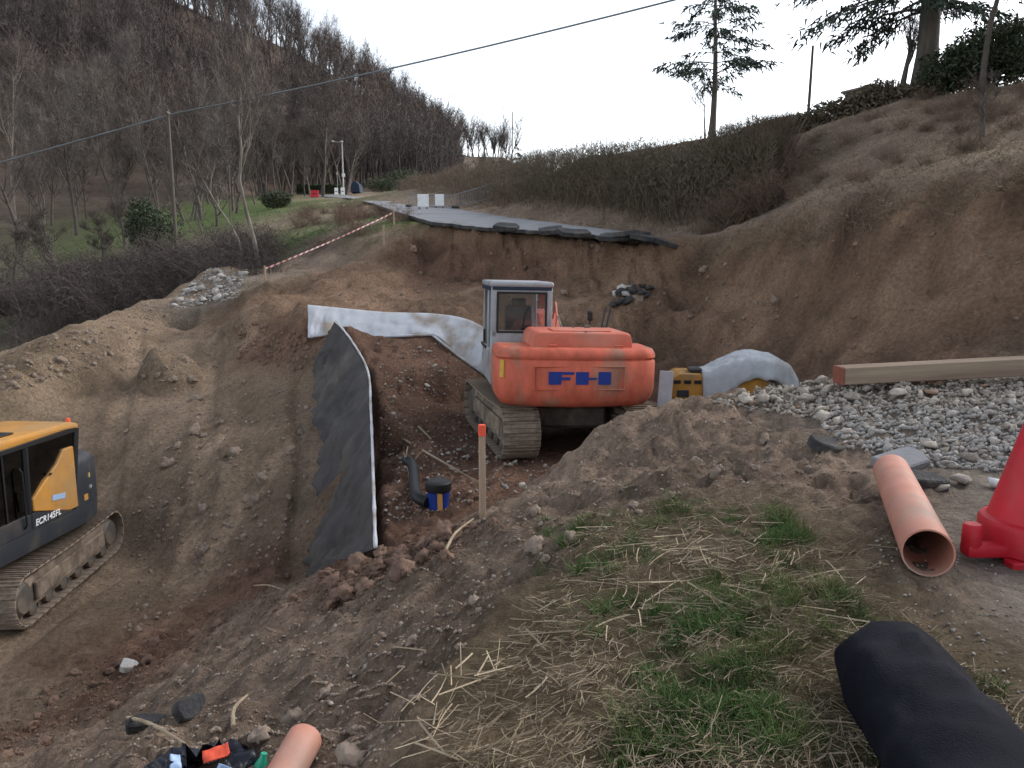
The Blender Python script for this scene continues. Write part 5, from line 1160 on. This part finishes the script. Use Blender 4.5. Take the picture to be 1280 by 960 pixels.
# long hedge above the road
HC = [(972, 268, 22.6, 163), (930, 270, 23.2, 167), (880, 272, 24.2, 173), (800, 271, 26.4, 183), (720, 264, 29.8, 191), (660, 259, 34.5, 198), (600, 253, 42.5, 205), (555, 245, 54, 213), (500, 241, 76, 226)]
hb_ = []; hh_ = []
for px, py, Y, ty in HC: p = P(px, py, Y); q = P(px, ty, Y); hb_.append(Vector((p.x, p.y, zt(p.x, p.y)))); hh_.append(q.z - zt(p.x, p.y))
hedge = empty('hedge', hb_[0], 0, 'long brown and olive hedge on the bank above the far road', 'hedge')
def f_hedge():
    f = rs.random()**1.35*(len(hb_)-1); i = min(int(f), len(hb_)-2); u_ = f-i; p = hb_[i].lerp(hb_[i+1], u_); h_ = hh_[i]*(1-u_)+hh_[i+1]*u_
    h_ *= 1 + .03*mnoise.noise(Vector((f*6, 0, 0))) + .02*mnoise.noise(Vector((f*19, 3, 0)))
    a = rs.gauss(.25, .5); x, y = p.x + a*.6, p.y + a
    t = rs.random()**.85; lump_ = .18*mnoise.noise(Vector((x*.9, y*.9, t*3)))
    return (x - hb_[0].x - lump_*.3, y - hb_[0].y - lump_, zt(x, y) - hb_[0].z + t*h_ - .1)
foliage('foliage', f_hedge, 90000, .26, .02, 'hedge', hedge, 1.1)
b = [f_hedge() for _ in range(1500)]; b = [(x, y, zt(x+hb_[0].x, y+hb_[0].y)-hb_[0].z) for x, y, z in b]
link('stems', mesh_np('stems', *strips(b, rdir(len(b), 2.2), rg.uniform(1.0, 2.3, len(b)), .03, .1, 3)), M['bramble'], hedge)
# evergreen bushes on the skyline at right, low scrub between
def bush(px, py, Y, rx, rz, label, n, m='ever', group=None, leaf=.16, nm='evergreen_bush'):
    p = P(px, py, Y); gz = zt(p.x, p.y); e = empty(nm, (p.x, p.y, gz), 0, label, 'bush', group); top = max(.5, rz); sd_ = rs.random()*50
    def f():
        d_ = Vector((rs.gauss(0, 1), rs.gauss(0, 1), rs.gauss(0, 1))).normalized(); r_ = rs.random()**.4*(1 + .28*mnoise.noise(d_*2.1 + Vector((sd_, 0, 0))) + .15*mnoise.noise(d_*5 + Vector((sd_, 9, 0))))
        return (d_.x*rx*r_, d_.y*rx*.8*r_, max(.0, top*.5 + d_.z*top*.5*r_))
    foliage('foliage', f, n, leaf, leaf*.45, m, e, .2)
    bs = [(rs.gauss(0, rx*.2), rs.gauss(0, rx*.2), -.1) for _ in range(14)]
    link('stems', mesh_np('stems', *strips(bs, rdir(14, 1.6), top*.7, .05, .1, 3)), M['bark'], e)
for px, Y, rx, h_, lb in [(1190, 26, 1.1, 1.5, 'lowest rounded evergreen bush, next to the big conifer trunk'), (1225, 25, 1.2, 1.9, 'rounded dark evergreen bush directly behind the tall thin bare trunk'), (1262, 24.5, 1.3, 2.0, 'rounded dark evergreen bush under the spreading bare branches'), (1305, 24, 1.3, 2.0, 'rounded dark evergreen bush beside the trunk of the spreading bare tree'), (1350, 24, 1.3, 2.0, 'dark evergreen bush at the far end of the row from the conifer')]: bush(px, 100, Y, rx, h_, lb, 3600, group='evergreen bushes right of the big conifer')
for px, Y, rx, h_ in [(985, 29, .7, .7), (1012, 28.5, .8, .8), (1040, 28, .9, .9), (1070, 27.5, .9, .9), (1100, 27, .8, 1.0), (1128, 26.8, .7, .55), (1165, 26.3, .7, .6), (950, 30, .7, .6)]: bush(px, 120, Y, rx, h_, 'low olive shrub in the row along the top of the slope', 1300, 'hedge', 'low shrubs along the slope top', nm='shrub')
for px, Y, rx, h_, lb in [(190, 46, 1.6, 2.6, 'dark evergreen bush in the meadow beside the utility pole'), (178, 46.5, .9, 3.3, 'narrow dark evergreen rising behind the meadow bush'), (347, 72, 1.5, 1.6, 'dark rounded bush at the roadside above the meadow'), (508, 95, 2.6, 2.6, 'dark bush beyond the far end of the hedge'), (480, 100, 2.5, 1.8, 'low dark bush beyond the hedge by the street lamp')]: bush(px, 280, Y, rx, h_, lb, 2600, leaf=.22)

# --- named trees near enough to tell apart
def near_tree(px, Y, h, label, seed, mw='bark', mt='twig', s=1, rz=0, **kw):
    x = (px-640)/960/1.01*Y; tr = bare_tree(seed, h, **kw); return put_tree('bare_tree', tr, (x, Y, zt(x, Y)), rz, s, label, 'tree', None, mw, mt)
near_tree(325, 30, 7.6, 'slender bare tree with a forked pale trunk behind the spoil pile', 3, 'palebark', 'twig', r0=.095, clear=.3, nb=(8, 6, 5), twigs=7, tw=.010, upw=.6, spread=.6)
near_tree(308, 30.5, 4.6, 'leaning pale trunk beside the forked bare tree', 5, 'palebark', 'twig', r0=.07, clear=.4, nb=(6, 4, 4), twigs=5, lean=-.12, tw=.01)
near_tree(258, 33, 3.6, 'thin pale sapling left of the spoil pile stones', 6, 'palebark', 'twig', r0=.045, clear=.4, nb=(5, 3, 3), twigs=4, tw=.01)
near_tree(25, 88, 17, 'tall bare tree with a straight pale trunk on the wooded slope', 8, 'palebark', 'twig', r0=.2, clear=.45, nb=(10, 6, 5), twigs=5, tw=.03, upw=.5)
near_tree(1112, 27, 2.9, 'small bare tree with an upright forked crown beside the big conifer', 9, r0=.13, clear=.35, nb=(7, 5, 4), twigs=6, upw=.7, spread=.6, tw=.012)
near_tree(1214, 18.5, 1.6, 'knobbly small bare tree on the slope below the evergreens', 10, r0=.075, clear=.4, nb=(5, 4, 4), twigs=5, spread=.9, tw=.008)
near_tree(1330, 21, 5.4, 'bare spreading tree reaching into view above the evergreens', 11, r0=.16, clear=.25, nb=(10, 7, 5), twigs=6, spread=1.0, tw=.010)
near_tree(1207, 24, 6.5, 'tall thin bare trunk rising between the conifer and the evergreens', 12, r0=.10, clear=.5, nb=(7, 5, 4), twigs=4, lean=.02, spread=.6)
near_tree(875, 33.5, 2.4, 'thin bare bush tree at the foot of the sparse conifer', 13, r0=.04, clear=.2, nb=(7, 5, 4), twigs=4, tw=.008)
for i, (px, Y, h, lb) in enumerate([(70, 42, 3.4, 'dark twisted orchard tree in the lower scrub'), (130, 44, 3.0, 'low spreading orchard tree left of the dark meadow bush'), (275, 56, 4.2, 'many branched bare tree at the back of the meadow'), (20, 38, 3.6, 'bare grey tree at the edge of the scrub band'), (235, 64, 4.5, 'grey bare tree behind the utility pole'), (160, 52, 4.0, 'bare tree behind the dark evergreen bush')]):
    near_tree(px, Y, h, lb, 30+i, r0=.13, clear=.15, nb=(9, 7, 5), twigs=6, spread=1.1, tw=.016)
for i, (px, Y, h, lb) in enumerate([(150, 84, 13, 'tall pale twigged bare tree rising behind the dark meadow bush'), (205, 78, 14, 'tall pale bare tree standing behind the utility pole'), (250, 86, 13, 'pale bare tree with a fine upright crown between the pole and the forked tree'), (292, 70, 10, 'pale fine branched tree just behind the forked bare tree'), (350, 92, 10, 'pale bare tree above the dark roadside bush'), (60, 76, 11, 'pale bare tree behind the twisted orchard trees'), (105, 92, 14, 'tall pale bare tree low on the wooded slope'), (385, 104, 9, 'pale bare tree beside the low clipped hedge')]):
    near_tree(px, Y, h, lb, 60+i, 'bark', 'paletwig', r0=.10, clear=.25, nb=(12, 7, 4), twigs=5, tw=.028, upw=.7, spread=.6)
# conifers
def conifer(px, Y, h, label, seed, rtrunk, rad, bare, whorls, droop, n_need, nl=.22, tip=None):
    r = random.Random(seed); x = (px-640)/960/1.03*Y; e = empty('conifer', (x, Y, zt(x, Y)), 0, label, 'tree')
    zs = np.linspace(0, h, 9); pts = [(.05*math.sin(z*.8), .04*math.cos(z), z-.2) for z in zs]; wood = []
    tk = [tube_np(pts, [max(.02, rtrunk*(1-z/h*.92)*(1.25 if z == 0 else 1)) for z in zs], 10)]
    nb, nd, nl_ = [], [], []
    for k in range(whorls):
        t = bare + (1-bare)*k/whorls; z = h*t + r.uniform(-.15, .15); R_ = rad*(1-t)**.7*(.5 + .5*min(1, (t-bare)*8 + .6))
        for q in range(r.randint(3, 5)):
            a = r.uniform(0, 6.28); L_ = R_*r.uniform(.55, 1.15); rise = r.uniform(.05, .35)
            P0 = Vector((0, 0, z)); bp_ = []
            for s in range(6): u_ = s/5; bp_.append((math.cos(a)*L_*u_, math.sin(a)*L_*u_, z + L_*(rise*u_ - droop*u_*u_)))
            wood.append(tube_np(bp_, [max(.006, .035*rtrunk/.2*(1-s/5.5)) for s in range(6)], 4))
            for _ in range(int(n_need*L_/rad)):
                u_ = r.uniform(.22, 1)**.8; i = min(int(u_*5), 4); f = u_*5-i; c_ = np.array(bp_[i])*(1-f)+np.array(bp_[i+1])*f
                sp = .22*L_*(1-.5*u_); c_ = c_ + np.array([r.gauss(0, sp*.5), r.gauss(0, sp*.5), -abs(r.gauss(0, .10))])
                nb.append(c_); nd.append((math.cos(a)*.6+r.gauss(0, .5), math.sin(a)*.6+r.gauss(0, .5), r.gauss(-.35, .4))); nl_.append(nl*r.uniform(.5, 1.3))
    link('trunk', mesh_np('trunk', *cat(tk + wood), True), M['trunkd'], e)
    link('crown', mesh_np('crown', *strips(nb, nd, np.array(nl_), nl*.28, .3, 2)), M['needle'], e)
conifer(888, 33, 9.2, 'sparse straggly conifer with a bare lower trunk above the hedge', 2, .14, 2.9, .22, 20, .22, 85, .26)
conifer(1146, 26.5, 13, 'big conifer with a thick trunk and drooping boughs on the slope top', 5, .38, 5.2, .21, 24, .40, 240, .28)
conifer(647, 85, 5.0, 'tiny distant conifer on the skyline beyond the hedge', 7, .08, .9, .08, 12, .2, 26, .3)

# ------------------------------------------------------------------ wooded hill
FAR = [bare_tree(100+i, 11, r0=.20, clear=.25, depth=2, nb=(13, 7), twigs=5, tw=.055, spread=.75, upw=.55, sides=(5, 4, 3, 3), twl=.17) for i in range(4)]
FARM = [(mesh_np('trunk', *t[0], True), mesh_np('crown', *t[1])) for t in FAR]
for a, b in FARM: a.materials.append(M['bark']); b.materials.append(M['twig'])
def far_tree(x, y, s, label, group):
    e = empty('bare_tree', (x, y, zt(x, y)), rs.uniform(0, 6.3), label, 'tree', group); s *= rs.uniform(.8, 1.2); e.scale = (s, s, s*rs.uniform(.9, 1.2))
    a, b = rs.choice(FARM); link('trunk', a, M['bark'], e); link('crown', b, M['twig'], e)
HRW = [P(*q) for q in HR]
for k in range(130):
    p = poly(HRW[:9], (k+rs.random())/130); far_tree(p.x + rs.uniform(-3, 3), p.y + rs.uniform(-6, 4), rs.uniform(.8, 1.15), 'bare tree standing against the sky on the ridge of the wooded hill', 'trees along the hill ridge')
for k in range(70):
    px = rs.uniform(-20, 440); Y = rs.uniform(100, 128); x = (px-640)/960/1.03*Y
    far_tree(x, Y, rs.uniform(.75, 1.15), 'bare tree at the foot of the wooded hill behind the meadow', 'trees at the foot of the hill')
for k in range(34):
    px = rs.uniform(545, 700); Y = rs.uniform(150, 210); x = (px-640)/960/1.02*Y
    far_tree(x, Y, rs.uniform(.55, .85), 'bare tree on the low skyline beyond the far end of the hedge', 'trees on the low skyline')
for k in range(24):
    px = rs.uniform(-10, 330); Y = rs.uniform(66, 92); x = (px-640)/960/1.03*Y
    far_tree(x, Y, rs.uniform(.5, .85), 'slim bare tree between the meadow and the hill wood', 'trees behind the meadow')
LITE = [bare_tree(200+i, 11, r0=.2, clear=.2, depth=1, nb=(12,), twigs=9, tw=.09, spread=.7, upw=.55, sides=(4, 3, 3, 3), twl=.25) for i in range(4)]
LV = [cat(t) for t in LITE]
pos, scl, rot = [], [], []
while len(pos) < 1250:
    px = rs.uniform(-160, 570); Y = rs.uniform(126, 262); x = (px-640)/960/1.04*Y
    f = zt(x, Y); s_px = (f-EYE)/Y
    ridge = np.interp(px, [q[0] for q in HR[::-1]], [q[2] for q in HR[::-1]])
    if Y > ridge: continue
    pos.append((x, Y, f)); q = rs.uniform(.7, 1.2); scl.append(q); rot.append((0, 0, rs.uniform(0, 6.3)))
o = link('hill_wood', mesh_np('hill_wood', *joined(LV, np.array(pos), scl, rot)), M['wood_far']); tag(o, 'bare brown wood covering the hillside', 'wood', kind='stuff')

# ------------------------------------------------------------------ poles, cable, tape
up_ = P(223, 347, 36); up_.z = zt(up_.x, up_.y); pt = P(222, 141, 36)
up = empty('utility_pole', up_, 0, 'thin wooden utility pole in the meadow carrying the overhead cable', 'pole')
b = MB(); b.tube([(0, 0, -.3), (0, 0, pt.z-up_.z+.15)], [.09, .065], 10); b.build('post', M['pole'], up, 40)
b = MB(); b.box((0, 0, pt.z-up_.z), (.10, .34, .08), bev=.02); b.build('clamp', M['steeld'], up)
def sagline(a, b_, sag, n=24): return [a.lerp(b_, k/n) - Vector((0, 0, sag*4*(k/n)*(1-k/n))) for k in range(n+1)]
far_l = P(-160, 245, 39); far_r = P(1700, -240, 22)
b = MB(); b.tube(sagline(far_l, pt, .05) + sagline(pt, far_r, .5)[1:], .032, 6)
tag(b.build('overhead_cable', M['cable'], None, 60), 'thick grey overhead cable strung from the utility pole across the sky', 'cable')
for k, (px, dz) in enumerate([(-160, 245), ]):
    q = far_l; b = MB(); b.tube([(q.x, q.y, zt(q.x, q.y)-.3), (q.x, q.y, q.z+.1)], [.11, .085], 10); tag(b.build('utility_pole', M['pole'], None, 40), 'wooden utility pole beyond the left end of the overhead cable', 'pole')
q = far_r; b = MB(); b.tube([(q.x, q.y, zt(q.x, q.y)-.3), (q.x, q.y, q.z+.1)], [.12, .09], 10); tag(b.build('utility_pole', M['pole'], None, 40), 'wooden utility pole at the upper end of the overhead cable', 'pole')
def pole(px, Y, ty, r, label, m='pole'):
    x = (px-640)/960/1.03*Y; z0 = zt(x, Y); z1 = P(px, ty, Y).z; b = MB(); b.tube([(x, Y, z0-.3), (x+.05, Y, z1)], [r, r*.7], 8); return tag(b.build('pole', M[m], None, 40), label, 'pole')
pole(1006, 34, 57, .07, 'thin leaning pole on the skyline left of the big conifer')
pole(640, 90, 140, .08, 'distant thin mast on the skyline beyond the hedge')
# striped tape with its stakes
def tape_mat():
    m = bpy.data.materials.new('striped_tape'); m.use_nodes = True; N = m.node_tree.nodes; L = m.node_tree.links; b = N['Principled BSDF']
    uv = N.new('ShaderNodeAttribute'); uv.attribute_name = 'along'; w = N.new('ShaderNodeMath'); w.operation = 'FRACT'; L.new(uv.outputs['Fac'], w.inputs[0])
    g = N.new('ShaderNodeMath'); g.operation = 'GREATER_THAN'; g.inputs[1].default_value = .5; L.new(w.outputs[0], g.inputs[0])
    x = N.new('ShaderNodeMix'); x.data_type = 'RGBA'; x.inputs[6].default_value = (.6, .57, .56, 1); x.inputs[7].default_value = (.42, .09, .075, 1); L.new(g.outputs[0], x.inputs[0]); L.new(x.outputs[2], b.inputs['Base Color']); return m
ta = P(331, 336, 24.6); tb2 = P(492, 265.5, 29.0); line = sagline(ta, tb2, .05, 60); mb = MB(); al = []; s = 0
for i, p in enumerate(line):
    if i: s += (p-line[i-1]).length
    tw = .6*math.sin(i*.23); mb.v += [tuple(p + Vector((0, -.025*math.sin(tw), .028*math.cos(tw)))), tuple(p - Vector((0, -.025*math.sin(tw), .028*math.cos(tw))))]; al += [s/.24, s/.24+.12]
for i in range(60): mb.f.append((2*i, 2*i+1, 2*i+3, 2*i+2))
me = bpy.data.meshes.new('tape'); me.from_pydata(mb.v, [], mb.f); at = me.attributes.new('along', 'FLOAT', 'POINT'); at.data.foreach_set('value', al)
tp_o = link('barrier_tape', me, tape_mat()); tag(tp_o, 'red and white striped barrier tape stretched up the bank to the road', 'tape')
for p, lb in ((ta, 'low stake holding the lower end of the striped tape'), (tb2, 'stake holding the upper end of the striped tape by the road')):
    z0 = zt(p.x, p.y); b = MB(); b.box((0, 0, (p.z-z0)/2), (.05, .05, max(.3, p.z-z0+.2))); tag(b.build('tape_stake', M['stake'], None, loc=(p.x, p.y, z0)), lb, 'stake')
stake(480, 306, .75, .07, 'bare wooden stake standing on the bank under the tape', False)

# ------------------------------------------------------------------ far road furniture
def road_z(x, y, w=None): return zt(x, y)
from mathutils.bvhtree import BVHTree
bv = BVHTree.FromObject(road, bpy.context.evaluated_depsgraph_get())
def drop(x, y):
    h = bv.ray_cast(Vector((x, y, 60)), Vector((0, 0, -1))); return max(h[0].z if h[0] else -99, zt(x, y))
for px, lb in ((529, 'white rectangular board on the road nearest the striped tape'), (549.5, 'white rectangular board on the road nearest the mesh fence panels')):
    Y = 38.5 if px < 540 else 40.5; p = P(px, 262, Y); z0 = drop(p.x, Y); e = empty('road_board', (p.x, Y, z0), R(3), lb, 'board'); h_ = P(px, 243, Y).z-z0
    b = MB(); b.box((0, 0, h_/2+.06), (.54 if px < 540 else .46, .05, h_-.1), bev=.008); b.build('panel', M['white'], e)
    for fx in (-.18, .18): b = MB(); b.box((fx, 0, .04), (.05, .4, .07)); b.build('foot', M['dark'], e)
for i, (xa, xb, lb) in enumerate([(511, 568, 'grey wire mesh fence panel behind the white boards'), (571, 628, 'grey wire mesh fence panel beside the hedge bank')]):
    Y = 42.5 - i*1.0; a = P(xa, 262, Y); c_ = P(xb, 266, Y-1.2); a.z = drop(a.x, a.y); c_.z = drop(c_.x, c_.y); h_ = P(xa, 243, Y).z - a.z; v = c_-a
    e = empty('mesh_fence', a, 0, lb, 'fence'); b = MB(); zz = Vector((0, 0, h_))
    b.tube([Vector((0, 0, 0)), zz, v+zz, v, Vector((0, 0, .1))], .028, 6); b.build('frame', M['fence'], e)
    b = MB()
    for k in range(1, 26): q = v*(k/26); b.tube([q+Vector((0, 0, .1)), q+zz], .007, 3, False)
    for k in range(1, 9): q = zz*(k/9); b.tube([q, v+q], .007, 3, False)
    b.build('wire_mesh', M['fence'], e)
    for fq in (Vector((0, 0, 0)), v): b = MB(); b.box((fq.x, fq.y, fq.z+.05), (.25, .6, .1), bev=.02); b.build('foot', M['dark'], e)
def far_barrier(px, Y, w, h_, m, lb):
    x = (px-640)/960/1.023*Y; z0 = drop(x, Y); e = empty('road_barrier', (x, Y, z0), R(10), lb, 'barrier')
    b = MB(); b.prism([(-.25, 0), (.25, 0), (.25, .12), (.10, .45), (.08, h_), (-.08, h_), (-.10, .45), (-.25, .12)], 'x', -w/2, w/2, .02); b.build('body', M[m], e)
    b = MB(); b.box((0, -.16, h_*.5), (w*.5, .1, .08)); b.build('slot', M['dark'], e)
far_barrier(394, 100, 1.05, .85, 'red', 'red plastic road barrier standing on the far road')
far_barrier(421, 101, .45, .95, 'white', 'white plastic barrier at the foot of the street lamp, next to the red one')
far_barrier(429, 100, .45, .95, 'white', 'white plastic barrier at the foot of the street lamp, next to the blue cover')
x = (430-640)/960/1.023*104; z0 = zt(x, 104); e = empty('street_lamp', (x, 104, z0), 0, 'pale street lamp pole with two lamp heads on the far road', 'street lamp'); ph = P(430, 177, 104).z - z0
b = MB(); b.tube([(0, 0, -.2), (0, 0, ph)], [.12, .08], 8); b.build('post', M['polepale'], e)
b = MB(); b.tube([(0, 0, ph-.1), (-1.1, -.1, ph)], .04, 6); b.build('arm', M['polepale'], e)
for dx in (-1.15, 0): b = MB(); b.box((dx, -.05, ph+.02), (.34, .2, .14), bev=.04); b.build('lamp_head', M['white'], e)
b = MB(); b.box((.08, -.1, ph*.37), (.42, .04, .42), bev=.01); b.build('sign_plate', M['white'], e); b = MB(); b.box((-.75, -.1, ph*.4), (.2, .04, .3)); b.tube([(-.75, -.05, -.1), (-.75, -.05, ph*.45)], .03, 6); b.build('side_sign', M['polepale'], e)
x = (447-640)/960/1.023*103; b = MB(); b.prism([(-.6, 0), (.6, 0), (.5, 1.0), (0, 1.5), (-.5, 1.0)], 'y', -1.2, 1.2, .04); tag(b.build('tent_cover', M['cabblue'], None, loc=(x, 103, zt(x, 103))), 'dark blue pitched cover standing beside the street lamp', 'cover')
x = (400-640)/960/1.023*112; e = empty('clipped_hedge', (x, 112, zt(x, 112)), 0, 'low dark clipped hedge behind the red road barrier', 'hedge')
foliage('foliage', lambda: (rs.uniform(-3.2, 3.2), rs.uniform(-.5, .5), rs.uniform(0, 1.3)), 3000, .3, .15, 'ever', e)
link('stems', mesh_np('stems', *strips([(rs.uniform(-3, 3), 0, -.2) for _ in range(20)], rdir(20, 2), 1.0, .05, .1, 2)), M['bark'], e)
# hut on the slope top
p = P(1088, 128, 29); z0 = zt(p.x, p.y); e = empty('garden_hut', (p.x, p.y, z0), R(15), 'low weathered hut roof showing above the shrubs left of the conifer', 'hut'); h_ = max(.9, P(1088, 121, 29).z - z0)
b = MB(); b.box((0, 0, h_/2), (1.3, 1.2, h_), bev=.01); b.build('wall', M['hut'], e); b = MB(); b.box((0, 0, h_+.04), (1.5, 1.4, .08), rot=(.06, 0, 0)); b.build('roof', M['hut'], e); b = MB(); b.box((.1, -.61, h_*.4), (.5, .03, h_*.7)); b.build('door', M['timber'], e)
